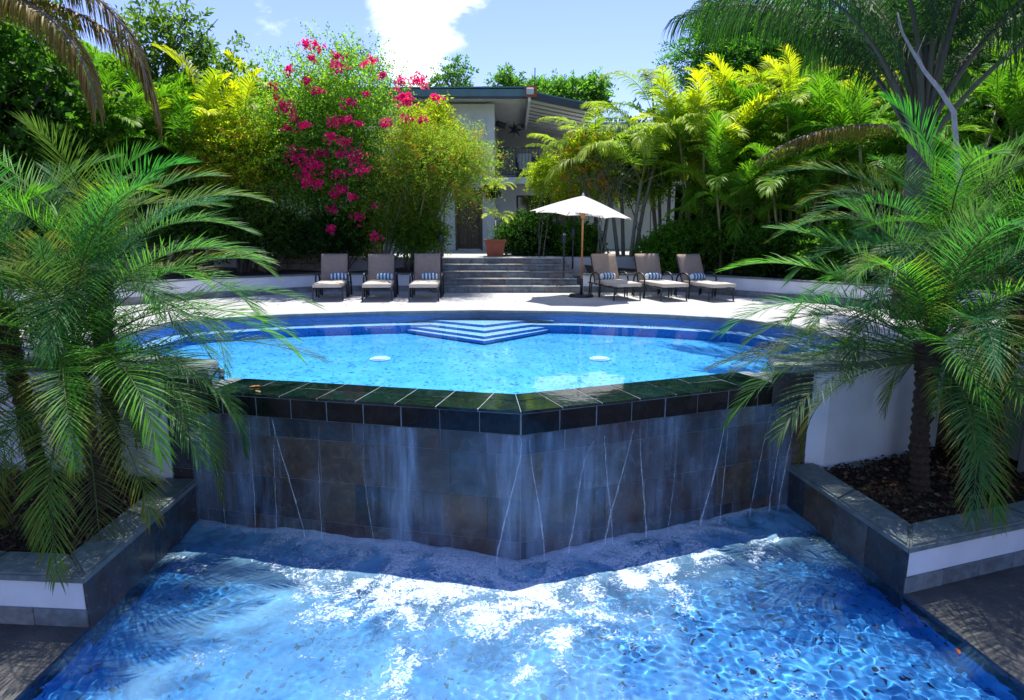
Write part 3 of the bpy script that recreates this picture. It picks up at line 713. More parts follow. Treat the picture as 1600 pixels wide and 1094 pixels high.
bx('wall', -.60, .16, HY + 1.2, HY + 1.4, .8, 3.08, M['white_wall']); bx('wall', .16, 2.4, HY + 1.2, HY + 1.4, .8, 1.5, M['white_wall']); bx('wall', .16, 2.4, HY + 1.2, HY + 1.4, 2.75, 3.08, M['white_wall']); bx('wall', 2.4, 6, HY + 1.2, HY + 1.4, .8, 3.08, M['white_wall'])
def window(x0, x1, y, z0, z1, nv, root=house, fm='white_wall'):
    f = empty('window', ((x0 + x1) / 2, y, z0)); place(f, house)
    off = house.location
    def sub(n_, a, b, c, d, e, g, m):
        bm = bmesh.new(); box(bm, ((a + b) / 2 - (x0 + x1) / 2, (c + d) / 2 - y, (e + g) / 2 - z0), (b - a, d - c, g - e)); o = fin(n_, bm, m); o.parent = f
    sub('pane', x0, x1, y + .05, y + .06, z0, z1, M['window'])
    t = .05
    for (a, b, c, d) in ((x0, x1, z0, z0 + t), (x0, x1, z1 - t, z1), (x0, x0 + t, z0 + t, z1 - t), (x1 - t, x1, z0 + t, z1 - t)): sub('frame', a, b, y - .02, y + .045, c, d, M['metal'])
    for q in range(1, nv): xx = x0 + (x1 - x0) * q / nv; sub('mullion', xx - .02, xx + .02, y - .015, y + .04, z0 + t, z1 - t, M['metal'])
    return f
window(.18, 2.38, HY + 1.24, 1.5, 2.75, 3)
window(-3.4, -2.02, HY - .07, 3.95, 5.3, 2)
bx('blind', -3.34, -2.08, HY - .035, HY - .03, 4.0, 5.0, M['soffit'])
bx('floor_slab', -.6, 6, HY - .1, HY + 5, 3.08, 3.3, M['white_wall'])
bx('back_wall', -.6, 6, HY + 5, HY + 5.2, .8, 5.9, M['grey_wall'])
bx('inner_wall', -.66, -.6, HY + .3, HY + 5, 3.3, 5.7, M['grey_wall'])
# door
d = empty('door', (-1.52, HY, .8)); place(d, house)
def dsub(n_, a, b, c, e, g, h, m):
    bm = bmesh.new(); box(bm, ((a + b) / 2, (c + e) / 2, (g + h) / 2), (b - a, e - c, h - g), bev=.004); o = fin(n_, bm, m); o.parent = d; return o
dsub('leaf', -.40, .40, .05, .09, .04, 2.08, M['door'])
for sx in (-.44, .44): dsub('frame', sx - .04, sx + .04, -.02, .12, 0, 2.15, M['door'])
dsub('frame', -.40, .40, -.02, .12, 2.09, 2.15, M['door'])
for sx in (-.34, .06):
    for (g, h) in ((.16, .78), (.92, 1.28), (1.4, 1.98)):
        dsub('panel', sx, sx + .28, .025, .049, g, h, M['door'])
h = dsub('handle', .30, .34, .0, .05, .98, 1.1, M['metal'])
# roof: left part flat fascia, right part falling away from the ridge
rx = .58
bm = bmesh.new(); prism(bm, [(-10, 22.1), (rx, 22.1), (rx, 34), (-10, 34)], 5.80, 5.84); part('ceiling', bm, M['soffit'])
bm = bmesh.new(); box(bm, ((-10 + rx) / 2, 22.03, 5.88), (10 + rx, .12, .26), bev=.02); part('fascia', bm, M['roof'])
bm = bmesh.new(); box(bm, ((-10 + rx) / 2, 21.99, 5.74), (10 + rx, .05, .07)); part('gutter', bm, M['roof_dark'])
def slopebox(x0, x1, y0, y1, z0, z1, th):
    bm = bmesh.new(); v = [bm.verts.new(p) for p in ((x0, y0, z0), (x1, y0, z1), (x1, y1, z1), (x0, y1, z0), (x0, y0, z0 + th), (x1, y0, z1 + th), (x1, y1, z1 + th), (x0, y1, z0 + th))]
    for f in ((0, 3, 2, 1), (4, 5, 6, 7), (0, 1, 5, 4), (1, 2, 6, 5), (2, 3, 7, 6), (3, 0, 4, 7)): bm.faces.new([v[i] for i in f])
    return bm
xe, ze, zr = 2.75, 5.28, 5.70
part('fascia', slopebox(rx + .06, xe, 21.9, 21.98, zr - .02, ze - .02, .2), M['roof_dark'])
yy = 22.0
for i in range(13):
    part('soffit_panel', slopebox(rx + .03, xe, yy + .02 , yy + .66, zr + (i % 2) * .004, ze + (i % 2) * .004, .05), M['soffit'])
    part('soffit_batten', slopebox(rx + .03, xe, yy - .025, yy + .025, zr - .035, ze - .035, .03), M['grey_wall'])
    yy += .68
part('roof', slopebox(rx - .02, xe + .1, 21.9, 34, zr + .18, ze + .18, .05), M['roof'])
part('roof', slopebox(-10, rx - .03, 21.95, 34, 5.98, 6.04, .04), M['roof'])
bx('ridge_beam', rx - .06, rx + .03, 21.85, 31, 5.60, 5.78, M['white_wall'])
bx('ridge_cap', rx - .14, rx + .22, 21.78, 21.86, 5.72, 6.06, M['terracotta'])
bx('flood_light', rx - .12, rx + .12, 21.68, 21.77, 5.78, 5.98, M['soffit'], bev=.02)
# star lamp and speaker under the ceiling
bm = bmesh.new(); N = 7; c0 = bm.verts.new((0, -.07, 0)); c1 = bm.verts.new((0, .07, 0)); rim = [bm.verts.new(((.30 if k % 2 == 0 else .11) * math.cos(k * math.pi / N), 0, (.30 if k % 2 == 0 else .11) * math.sin(k * math.pi / N))) for k in range(2 * N)]
for k_ in range(2 * N): bm.faces.new((c0, rim[k_], rim[(k_ + 1) % (2 * N)])); bm.faces.new((c1, rim[(k_ + 1) % (2 * N)], rim[k_]))
o = fin('star_lantern', bm, M['metal']); o.location = aty(805, 203, 24); tag(o, 'dark star shaped lantern hanging under the balcony ceiling', 'lantern')
sp = bx('speaker', -.2, .2, -.12, .12, -.1, .1, M['metal'], None, .03); sp.location = aty(783, 195, 24.4); sp.rotation_euler = (.2, .3, 0); tag(sp, 'small dark box fixed under the balcony ceiling, left of the star lantern', 'speaker')
# balcony railing
rail = empty('railing', (2, HY - .05, 3.3)); place(rail, house)
def rsub(n_, c, s): bm = bmesh.new(); box(bm, c, s); o = fin(n_, bm, M['metal']); o.parent = rail
rsub('top_rail', (.7, 0, .98), (6.6, .05, .04)); rsub('bottom_rail', (.7, 0, .1), (6.6, .04, .03))
me = None
for i in range(58):
    x = -2.55 + i * .112
    if me is None:
        bm = bmesh.new(); box(bm, (0, 0, 0), (.018, .018, .86)); o = fin('baluster', bm, M['metal']); me = o.data
    else: o = bpy.data.objects.new('baluster', me); COL.objects.link(o)
    o.location = (x, 0, .54); o.parent = rail
# day bed on the balcony
db = empty('balcony_sofa', (1.0, HY + .9, 3.3)); tag(db, 'dark sofa with white cushions behind the balcony railing', 'sofa')
for nm, c, s, m in (('frame', (0, 0, .2), (1.7, .8, .22), 'metal'), ('back', (0, .36, .55), (1.7, .08, .5), 'metal'), ('seat_cushion', (0, -.03, .38), (1.5, .66, .13), 'canopy'), ('back_cushion', (-.55, .22, .66), (.5, .16, .5), 'canopy'), ('arm', (-.82, 0, .42), (.08, .8, .3), 'metal'), ('arm', (.82, 0, .42), (.08, .8, .3), 'metal')):
    bm = bmesh.new(); box(bm, c, s, bev=.03); fin(nm, bm, M[m], db)
# antenna mast
bm = bmesh.new(); p = aty(835, 165, 23.2); q = aty(836, 106, 23.2); tube(bm, [p, q], .018, 6); tag(fin('antenna_mast', bm, M['metal']), 'thin antenna mast rising above the house roof', 'antenna')

# ------------------------------------------------------------------ loungers
def chair():
    """foot end towards -Y, head towards +Y, origin under the middle of the seat"""
    root = empty('sun_lounger')
    W = .62
    def p_(nm, bm, m, sm=False, par=root): return fin(nm, bm, M[m], par, sm)
    bm = bmesh.new()
    for s in (-1, 1): tube(bm, [(s * W / 2, .72, .30), (s * W / 2, -.62, .28), (s * W / 2, -.74, .26)], .016, 6)
    for y in (-.72, -.2, .32): tube(bm, [(-W / 2, y, .275), (W / 2, y, .275)], .014, 6)
    p_('frame', bm, 'metal')
    for s in (-1, 1):
        for (y, z) in ((-.70, .27), (.02, .28), (.52, .29)):
            bm = bmesh.new(); tube(bm, [(s * W / 2, y, z), (s * (W / 2 + .012), y + (-.01 if y < 0 else .03), 0)], .017, 6); p_('leg', bm, 'metal')
        bm = bmesh.new(); tube(bm, [(s * (W / 2 + .05), .0, .02), (s * (W / 2 + .05), -.02, .42), (s * (W / 2 + .05), .04, .52), (s * (W / 2 + .05), .18, .565), (s * (W / 2 + .05), .36, .55), (s * (W / 2 + .05), .49, .44), (s * (W / 2 + .05), .56, .02)], .02, 8); p_('armrest', bm, 'metal', True)
    # cushions
    def cush(nm, L, T, m):
        bm = bmesh.new(); box(bm, (0, 0, 0), (W - .01, L, T)); bmesh.ops.subdivide_edges(bm, edges=bm.edges[:], cuts=7, use_grid_fill=True)
        for v in bm.verts:
            fx = abs(v.co.x) / (W / 2); fy = abs(v.co.y) / (L / 2); k_ = 1 - .35 * max(fx, fy) ** 6
            v.co.z *= k_; v.co.x *= 1 - .015 * abs(v.co.z) / T * 2
            if v.co.z > 0: v.co.z += .012 * (1 - fx ** 2) * (1 - fy ** 2)
        return bm
    o = p_('seat_cushion', cush('s', 1.12, .105, 'cushion'), 'cushion', True); o.location = (0, -.24, .345)
    bm = bmesh.new(); tube(bm, [(x * (W / 2 - .012), y, z) for x, y, z in ((-1, -.55, .02), (1, -.55, .02), (1, .55, .02), (-1, .55, .02), (-1, -.55, .02))], .007, 5, False); o2 = fin('piping', bm, M['cushion'], o)
    o = p_('backrest', cush('b', .68, .07, 'mesh'), 'mesh_fabric', True); ang = R(66); o.rotation_euler = (ang, 0, 0); o.location = (0, .33 + .5 * .66 * math.cos(ang), .33 + .5 * .68 * math.sin(ang) + .02)
    bm = bmesh.new(); T = .055
    for s in (-1, 1): tube(bm, [(s * W / 2, -.36, -.04), (s * W / 2, .33, -.04)], .014, 6)
    tube(bm, [(-W / 2, .33, -.04), (W / 2, .33, -.04)], .014, 6); fin('back_frame', bm, M['metal'], o)
    # striped bolster
    pl = empty('bolster'); pl.parent = root; pl.location = (.08, .24, .47); pl.rotation_euler = (0, 0, .05)
    n = 9; L = .36
    for i in range(n):
        x0 = -L / 2 + L * i / n; x1 = x0 + L / n; bm = bmesh.new(); 
        def rr(x): return .082 * (1 - (abs(x) / (L / 2)) ** 5 * .3)
        for mi in (0,): tube(bm, [(x0 + .0008, 0, 0), ((x0 + x1) / 2, 0, 0), (x1 - .0008, 0, 0)], [rr(x0), rr((x0 + x1) / 2), rr(x1)], 16)
        fin('stripe', bm, M['stripe_white' if i % 2 == 0 else 'stripe_blue'], pl, True)
    return root
M['stripe_white'] = simple('stripe_white', (.68, .76, .8), .9, .05, 8, bump=.2, bscale=200); M['stripe_blue'] = simple('stripe_blue', (.05, .17, .30), .9, .1, 8, bump=.2, bscale=200)
proto = chair()
spots = [((-4.13, 14.72), 7, 'leftmost taupe lounger with cream seat, in tree shade left of the steps'), ((-3.03, 14.70), 6, 'middle lounger of the three in tree shade left of the steps'), ((-1.97, 14.70), 3, 'lounger nearest the steps on the left, leaf shadows dappling its backrest'),
         ((2.35, 14.85), 17, 'lounger beside the white umbrella pole, its backrest fully shaded'), ((3.36, 14.75), 17, 'middle lounger of the three right of the umbrella'), ((4.36, 14.68), 19, 'rightmost lounger, farthest from the umbrella')]
for i, ((x, y), a, lb) in enumerate(spots):
    o = proto if i == 0 else copy_tree(proto)
    o.location = (x, y, 0); o.rotation_euler = (0, 0, R(a))
    for ch in o.children:
        if ch.name.startswith('bolster'): ch.location.x = (.12, .10, .07, -.04, 0, .02)[i]; ch.rotation_euler.z = (.1, -.06, .05, .08, -.1, .04)[i]
        if ch.name.startswith('backrest'): ch.rotation_euler.x += R((1, -2, 2, -1, 2, -3)[i])
    tag(o, lb, 'sun lounger', 'sun loungers round the pool deck')

# ------------------------------------------------------------------ umbrella
um = empty('parasol', (1.62, 14.95, 0)); tag(um, 'open white canvas parasol on a wooden pole, right of the steps', 'umbrella')
bm = bmesh.new(); bmesh.ops.create_cone(bm, cap_ends=True, segments=32, radius1=.30, radius2=.27, depth=.06); bmesh.ops.translate(bm, verts=bm.verts, vec=(0, 0, .03)); fin('base', bm, M['metal'], um)
bm = bmesh.new(); tube(bm, [(0, 0, .06), (0, 0, .42)], .034, 12); fin('base_tube', bm, M['metal'], um, True)
bm = bmesh.new(); tube(bm, [(0, 0, .42), (0, 0, 2.2)], .023, 12); fin('pole', bm, M['wood'], um, True)
tilt = Matrix.Rotation(R(4.5), 4, 'Y'); ztop, zrim, Rr = 2.30, 1.86, 1.22
NP = 8
def can_pt(a, r):
    seg = 2 * math.pi / NP; al = (a % seg) / seg; sag = math.sin(al * math.pi)
    rad = r * Rr * (math.cos(seg / 2) / math.cos((a % seg) - seg / 2)) * (1 - .05 * sag * r)
    z = ztop - (ztop - zrim) * (r ** 1.12) - .05 * sag * r * (1 - r) * 2 + (.035 * sag if r > .99 else 0)
    v = tilt @ Vector((rad * math.cos(a + .2), rad * math.sin(a + .2), z - ztop)); return v + Vector((0, 0, ztop))
can = empty('canopy'); can.parent = um
for s in range(NP):
    bm = bmesh.new(); g = []
    for i in range(9):
        a = (s + min(max(i / 8, .0005), .9995)) * 2 * math.pi / NP
        g.append([bm.verts.new(can_pt(a, max(j / 8, .02))) for j in range(9)])
    for i in range(8):
        for j in range(8): bm.faces.new((g[i][j], g[i + 1][j], g[i + 1][j + 1], g[i][j + 1]))
    fin('canopy_panel', bm, M['canopy'], can, True)
    a = s * 2 * math.pi / NP
    bm = bmesh.new(); tube(bm, [can_pt(a, .04) + Vector((0, 0, -.02)), can_pt(a, .99) + Vector((0, 0, -.015))], .009, 5); tube(bm, [Vector((0, 0, 1.86)), can_pt(a, .5) + Vector((0, 0, -.02))], .008, 5)
    fin('rib', bm, M['wood'], um)
bm = bmesh.new(); tube(bm, [(0, 0, 1.80), (0, 0, 1.90)], [.05, .05], 12); fin('runner', bm, M['wood'], um)
bm = bmesh.new(); tube(bm, [(0, 0, 2.28), (0, 0, 2.33), (0, 0, 2.37)], [.03, .022, .006], 8); fin('finial', bm, M['canopy'], um)
# ------------------------------------------------------------------ path lamps
def lamp():
    root = empty('path_lamp'); bm = bmesh.new(); tube(bm, [(0, 0, 0), (0, 0, .86)], .022, 8); fin('post', bm, M['metal'], root)
    bm = bmesh.new(); bmesh.ops.create_cone(bm, cap_ends=True, segments=12, radius1=.07, radius2=.07, depth=.2); bmesh.ops.translate(bm, verts=bm.verts, vec=(0, 0, .96)); fin('head', bm, M['metal'], root)
    bm = bmesh.new(); bmesh.ops.create_cone(bm, cap_ends=True, segments=12, radius1=.09, radius2=.02, depth=.05); bmesh.ops.translate(bm, verts=bm.verts, vec=(0, 0, 1.085)); fin('cap', bm, M['metal'], root); return root
l0 = lamp(); 
for i, (px, Y, z, lb) in enumerate(((881, 16.6, .34, 'black path lamp beside the right end of the steps, nearer one'), (895, 17.4, .5, 'black path lamp beside the right end of the steps, farther one'), (690, 16.5, .36, 'black path lamp by the left end of the steps'))):
    o = l0 if i == 0 else copy_tree(l0); p = aty(px, 400, Y); o.location = (p.x, Y, z); tag(o, lb, 'lamp', 'black path lamps beside the steps')
# ------------------------------------------------------------------ pot
pp = aty(774, 399, 18.3); pot = empty('plant_pot', (pp.x, 18.3, .797)); tag(pot, 'square terracotta pot at the top of the steps', 'plant pot')
bm = bmesh.new(); s0, s1, hh = .22, .28, .40
v = [bm.verts.new((sx * s, sy * s, z)) for s, z in ((s0, 0), (s1, hh), (s1 + .03, hh), (s1 + .03, hh + .06), (s1 - .03, hh + .06), (s1 - .04, hh - .02)) for sx, sy in ((-1, -1), (1, -1), (1, 1), (-1, 1))]
bm.faces.new(v[0:4][::-1])
for r_ in range(5):
    for k_ in range(4): bm.faces.new((v[r_ * 4 + k_], v[r_ * 4 + (k_ + 1) % 4], v[r_ * 4 + 4 + (k_ + 1) % 4], v[r_ * 4 + 4 + k_]))
fin('pot', bm, M['terracotta'], pot)
bm = bmesh.new(); box(bm, (0, 0, hh - .0), (2 * (s1 - .04), 2 * (s1 - .04), .03)); fin('soil', bm, M['soil'], pot)

# ================================================================== vegetation
def nrm(a): return a / np.maximum(np.linalg.norm(a, axis=-1, keepdims=True), 1e-9)
def frond(L=2.0, n=48, ll=.26, lw=.014, e0=60, bend=80, vee=25, droop=.35, col=(.05, .13, .02), col2=None, seed=0, rach=.010, start=.16, rcol=(.10, .13, .04), side=0, amin=22, amax=68, twist=0, tipcol=None):
    r = np.random.default_rng(seed)
    K = 54; s = np.linspace(0, 1, K); el = np.radians(np.maximum(np.minimum(e0, 88) - bend * s ** 1.35, -84))
    sway = np.radians(side) * s ** 1.5
    T = np.stack([np.cos(el) * np.cos(sway), np.cos(el) * np.sin(sway), np.sin(el)], -1)
    P = np.concatenate([[[0, 0, 0]], np.cumsum((T[:-1] + T[1:]) / 2 * (L / (K - 1)), 0)])
    # rachis: a four sided tapering tube
    V, Q, C = [], [], []
    up = np.array([0, 0, 1.]); S_ = np.stack([np.sin(sway), -np.cos(sway), 0 * sway], -1); N_ = nrm(np.cross(S_, T))
    rr = rach * (1 - .8 * s)[:, None]
    ring = np.stack([P + S_ * rr, P + N_ * rr * .7, P - S_ * rr, P - N_ * rr * .7], 1).reshape(-1, 3)
    V.append(ring); C.append(np.tile(np.array(rcol), (len(ring), 1)))
    for i in range(K - 1):
        for q in range(4): Q.append([i * 4 + q, i * 4 + (q + 1) % 4, i * 4 + 4 + (q + 1) % 4, i * 4 + 4 + q])
    Q = [np.array(Q)]; base = len(ring)
    ss = np.repeat(np.linspace(start, .995, n), 2) + r.uniform(-.004, .004, 2 * n); ss = np.clip(ss, 0, 1); sg = np.tile([1., -1.], n)
    fi = ss * (K - 1); i0 = np.minimum(fi.astype(int), K - 2); fr = (fi - i0)[:, None]
    p = P[i0] * (1 - fr) + P[i0 + 1] * fr; t = nrm(T[i0] * (1 - fr) + T[i0 + 1] * fr); S2 = S_[i0]; N2 = N_[i0]
    u = (ss - start) / (1 - start)
    a = np.radians(amax + (amin - amax) * u ** 1.2 + r.normal(0, 4, 2 * n)); v = np.radians(vee + r.normal(0, 7, 2 * n)) 
    d = nrm(t * np.cos(a)[:, None] + S2 * (sg * np.sin(a) * np.cos(v))[:, None] + N2 * (np.sin(a) * np.sin(v))[:, None])
    ln = ll * np.clip(np.sin(np.pi * (.16 + .76 * u)) ** .55, .3, 1) * r.uniform(.85, 1.1, 2 * n)
    g = np.array([0, 0, -1.])
    wv = nrm(np.cross(d, nrm(np.cross(d, t) + 1e-6))) + 0.35 * N2 * r.normal(0, 1, (2 * n, 1)); wv = nrm(wv)
    p0 = p; p1 = p0 + d * (ln * .35)[:, None]; d2 = nrm(d + g * droop * .6); p2 = p1 + d2 * (ln * .35)[:, None]; d3 = nrm(d + g * droop * 1.7); p3 = p2 + d3 * (ln * .32)[:, None]
    L_ = []
    for pp_, ww in ((p0, .35), (p1, 1.), (p2, .8), (p3, .06)): L_ += [pp_ - wv * lw * ww / 2, pp_ + wv * lw * ww / 2]
    LV = np.stack(L_, 1).reshape(-1, 3); m = 2 * n; idx = base + np.arange(m)[:, None] * 8
    for q in range(3): Q.append(np.stack([idx[:, 0] + 2 * q, idx[:, 0] + 2 * q + 1, idx[:, 0] + 2 * q + 3, idx[:, 0] + 2 * q + 2], 1))
    c = np.array(col)[None] * (1 - u[:, None] * .0); 
    if col2 is not None: c = c * (1 - u[:, None]) + np.array(col2)[None] * u[:, None]
    c = c * r.uniform(.78, 1.22, (m, 1)); c = np.repeat(c[:, None, :], 8, 1)
    if tipcol is not None: c[:, 6:, :] = tipcol; c[:, 4:6, :] = c[:, 4:6, :] * .6 + np.array(tipcol) * .4
    V.append(LV); C.append(c.reshape(-1, 3))
    return np.concatenate(V), np.concatenate(Q), np.concatenate(C)
def cylmesh(name, pts, rad, m, parent, n=10, rings=0, amp=.0):
    bm = bmesh.new()
    if rings:
        P = [Vector(p) for p in pts]; out = []; ro = []
        for i in range(rings):
            f = i / (rings - 1) * (len(P) - 1); k_ = min(int(f), len(P) - 2); q = P[k_].lerp(P[k_ + 1], f - k_); r_ = (rad[k_] * (1 - (f - k_)) + rad[k_ + 1] * (f - k_)) if hasattr(rad, '__len__') else rad
            out.append(q); ro.append(r_ * (1 + (amp if i % 2 else -amp) + random.uniform(-amp, amp) * .5))
        pts, rad = out, ro
    tube(bm, pts, rad, n); return fin(name, bm, m, parent, smooth=not rings)

GREEN = (.035, .115, .018); 
# ---- foreground date palms
def date_palm(base, hub, label, nf, seed, L=(1.7, 2.15), emin=-28, extra=(), azs=None):
    r = random.Random(seed); root = empty('date_palm', base); tag(root, label, 'palm tree')
    b = Vector(base); h = Vector(hub) - b
    mid = h * .5 + Vector((r.uniform(-.08, .08), r.uniform(-.05, .05), 0))
    cylmesh('trunk', [(0, 0, -.12), tuple(mid * .4), tuple(mid), tuple(h * .82), tuple(h)], [.10, .085, .08, .11, .13], M['fibre'], root, 12, rings=46, amp=.13)
    # old leaf stubs round the head of the trunk
    bm = bmesh.new()
    for i in range(34):
        a = i * 2.4; z = h.z * (.45 + .5 * i / 34); q = Vector((mid.x * 2 * z / h.z * .5 + h.x * (z / h.z) * .5, h.y * z / h.z, z)); dv = Vector((math.cos(a), math.sin(a), 1.3)).normalized()
        tube(bm, [q + dv * .04, q + dv * .17], [.022, .008], 5)
    fin('leaf_stubs', bm, M['fibre'], root)
    specs = []
    for i in range(nf):
        f = (i + .5) / nf; el = 88 - (88 - emin) * f ** .95 + r.uniform(-7, 7); az = i * 137.508 + r.uniform(-14, 14)
        specs.append((az, el, r.uniform(*L) * (0.72 if f < .08 else 1), None))
    for e in extra: specs.append(e)
    for i, (az, el, ln, bd) in enumerate(specs):
        f = max(0, min(1, (88 - el) / 120)); bd = bd if bd is not None else 52 + 42 * math.sin(min(f, .8) * 2) + r.uniform(-12, 16)
        old = el < -5
        c1 = (.042, .14, .042) if not old else (.075, .16, .025); c1 = tuple(x * r.uniform(.7, 1.4) * q_ for x, q_ in zip(c1, (r.uniform(.8, 1.5), 1, r.uniform(.7, 1.2)))); 
        if r.random() < .3 and not old: c1 = (.085, .26, .025)
        V, Q, C = frond(L=ln, n=72, ll=.38, lw=.0098, e0=el, bend=bd, vee=26 - 14 * f, droop=.07 + .22 * f, col=c1, col2=tuple(x * 1.15 for x in c1), seed=seed * 100 + i, rach=.011, start=.12, side=r.uniform(-28, 28), tipcol=(.22, .17, .03) if (old and r.random() < .75) or r.random() < .2 else None, rcol=(.12, .17, .06), amax=72, amin=16)
        me = npmesh('frond', V, Q, C); o = link('frond', me, M['frond'], root); o.location = h + Vector((r.uniform(-.04, .04), r.uniform(-.04, .04), -.22 * f)); o.rotation_euler = (0, 0, R(az))
    return root
zs = -1.2
date_palm((-4.05, 5.95, zs), (-4.15, 5.9, .42), 'nearest bushy date palm in the left bed, long fronds reaching over the pool rim', 42, 11, L=(1.9, 2.35),
          extra=[(-8, 40, 2.3, 78), (12, 18, 2.3, 40), (-22, 12, 2.1, 62), (-38, -10, 1.9, 45), (-78, -35, 1.55, 42), (-100, -28, 1.6, 50), (-60, 25, 1.9, 95), (28, 40, 2.4, 66), (-5, 62, 2.4, 85)])
date_palm((-4.9, 6.3, zs), (-5.15, 6.4, .85), 'date palm at the far left edge of the left bed, behind the nearest one', 34, 12, L=(1.8, 2.3))
date_palm((-4.35, 6.55, zs), (-4.25, 6.6, 1.05), 'taller date palm in the left bed with upright green fronds, beside the white wall', 26, 15, L=(1.7, 2.2), emin=10)
date_palm((4.35, 6.4, zs), (4.18, 6.3, .45), 'nearest date palm in the right bed, old fronds hanging over the coping', 32, 13, L=(1.8, 2.3), emin=-4,
          extra=[(188, 20, 2.2, 50), (172, 38, 2.3, 75), (198, 6, 2.1, 50), (-88, -30, 1.6, 45), (-80, 10, 1.9, 95), (165, 8, 2.1, 30), (150, 50, 2.3, 70)])
date_palm((4.75, 7.15, zs), (4.85, 7.2, 1.25), 'tallest date palm in the right bed, upright fronds in front of the big grey trunk', 34, 16, L=(1.9, 2.4), emin=5)
date_palm((5.3, 6.75, zs), (5.45, 6.8, .9), 'taller date palm at the right edge of the frame, behind the nearest one', 38, 14, L=(1.8, 2.3))

# ---- leaf sprays
def sprays(org, dirs, ln, m, lf, lw, cols, seed=0, spread=55, flop=.25):
    """org (S,3) start of twigs, dirs (S,3), ln (S,) twig lengths, m leaves per twig"""
    r = np.random.default_rng(seed); S_ = len(org); dirs = nrm(dirs)
    u = (np.arange(m) + .6) / m; U = np.tile(u, (S_, 1))
    base = org[:, None, :] + dirs[:, None, :] * (ln[:, None] * U)[..., None] + np.array([0, 0, -1.]) * (flop * ln[:, None] * U ** 2)[..., None]
    tw = nrm(r.normal(0, 1, (S_, 3))); A = nrm(np.cross(dirs, tw)); B = np.cross(dirs, A)
    ph = (np.arange(m) * 2.4)[None, :] + r.uniform(0, 6.28, (S_, 1))
    sidev = A[:, None, :] * np.cos(ph)[..., None] + B[:, None, :] * np.sin(ph)[..., None]
    sp = np.radians(spread); d = nrm(dirs[:, None, :] * np.cos(sp) + sidev * np.sin(sp) + r.normal(0, .18, (S_, m, 3)) + np.array([0, 0, .12]))
    w_ = nrm(np.cross(d, r.normal(0, 1, (S_, m, 3))))
    sz = r.uniform(.65, 1.25, (S_, m, 1)); l_ = lf * sz; ww = lw * sz
    fold = np.cross(d, w_) * ww * .35
    p0 = base; p1 = base + d * l_ * .45 + w_ * ww / 2 + fold; p2 = base + d * l_ + np.array([0, 0, -1.]) * l_ * .12; p3 = base + d * l_ * .45 - w_ * ww / 2 + fold
    V = np.stack([p0, p1, p2, p3], 2).reshape(-1, 3); Q = np.arange(len(V)).reshape(-1, 4)
    c = cols[:, None, None, :] * r.uniform(.75, 1.25, (S_, m, 1, 1)); C = np.broadcast_to(c, (S_, m, 4, 3)).reshape(-1, 3)
    return V, Q, np.ascontiguousarray(C)
def lumpy(n, c, rad, seed, shell=.55, lumps=9, low=-.9, lumpr=.42):
    """points and outward directions in a crown made of several lumps"""
    r = np.random.default_rng(seed); c = np.array(c); rad = np.array(rad)
    ld = nrm(r.normal(0, 1, (lumps, 3))); ld[:, 2] = np.maximum(ld[:, 2], low); lc = ld * r.uniform(.35, .72, (lumps, 1)); lr = r.uniform(.6, 1.25, lumps) * lumpr
    lc = np.concatenate([lc, [[0, 0, 0]]]); lr = np.append(lr, .55)
    w_ = lr ** 2; k_ = r.choice(len(lc), n, p=w_ / w_.sum()); d = nrm(r.normal(0, 1, (n, 3))); 
    rr_ = (shell + (1 - shell) * r.uniform(0, 1, (n, 1))) * lr[k_][:, None] * r.uniform(.86, 1.14, (n, 1))
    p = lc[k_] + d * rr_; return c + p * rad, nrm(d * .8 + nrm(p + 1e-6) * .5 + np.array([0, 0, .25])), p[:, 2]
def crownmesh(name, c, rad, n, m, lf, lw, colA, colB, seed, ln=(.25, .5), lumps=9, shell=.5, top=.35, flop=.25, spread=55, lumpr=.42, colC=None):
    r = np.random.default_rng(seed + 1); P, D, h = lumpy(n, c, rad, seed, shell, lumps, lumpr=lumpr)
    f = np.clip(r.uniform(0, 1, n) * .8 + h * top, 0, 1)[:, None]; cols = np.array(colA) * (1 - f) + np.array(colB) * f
    if colC is not None: q = r.random(n) < .12; cols[q] = colC
    V, Q, C = sprays(P, D + r.normal(0, .3, D.shape), r.uniform(ln[0], ln[1], n), m, lf, lw, cols, seed + 2, spread, flop)
    return npmesh(name, V, Q, C)
def limbs(bm, base, targets, r0, seed, n=7):
    r = random.Random(seed); base = Vector(base)
    for t in targets:
        t = Vector(t); mid = base.lerp(t, .45) + Vector((r.uniform(-.2, .2), r.uniform(-.2, .2), r.uniform(-.1, .3))) * (t - base).length * .3
        tube(bm, [base, base.lerp(mid, .5), mid, mid.lerp(t, .5) + Vector((r.uniform(-.05, .05),) * 3), t], [r0, r0 * .8, r0 * .6, r0 * .4, r0 * .15], n)
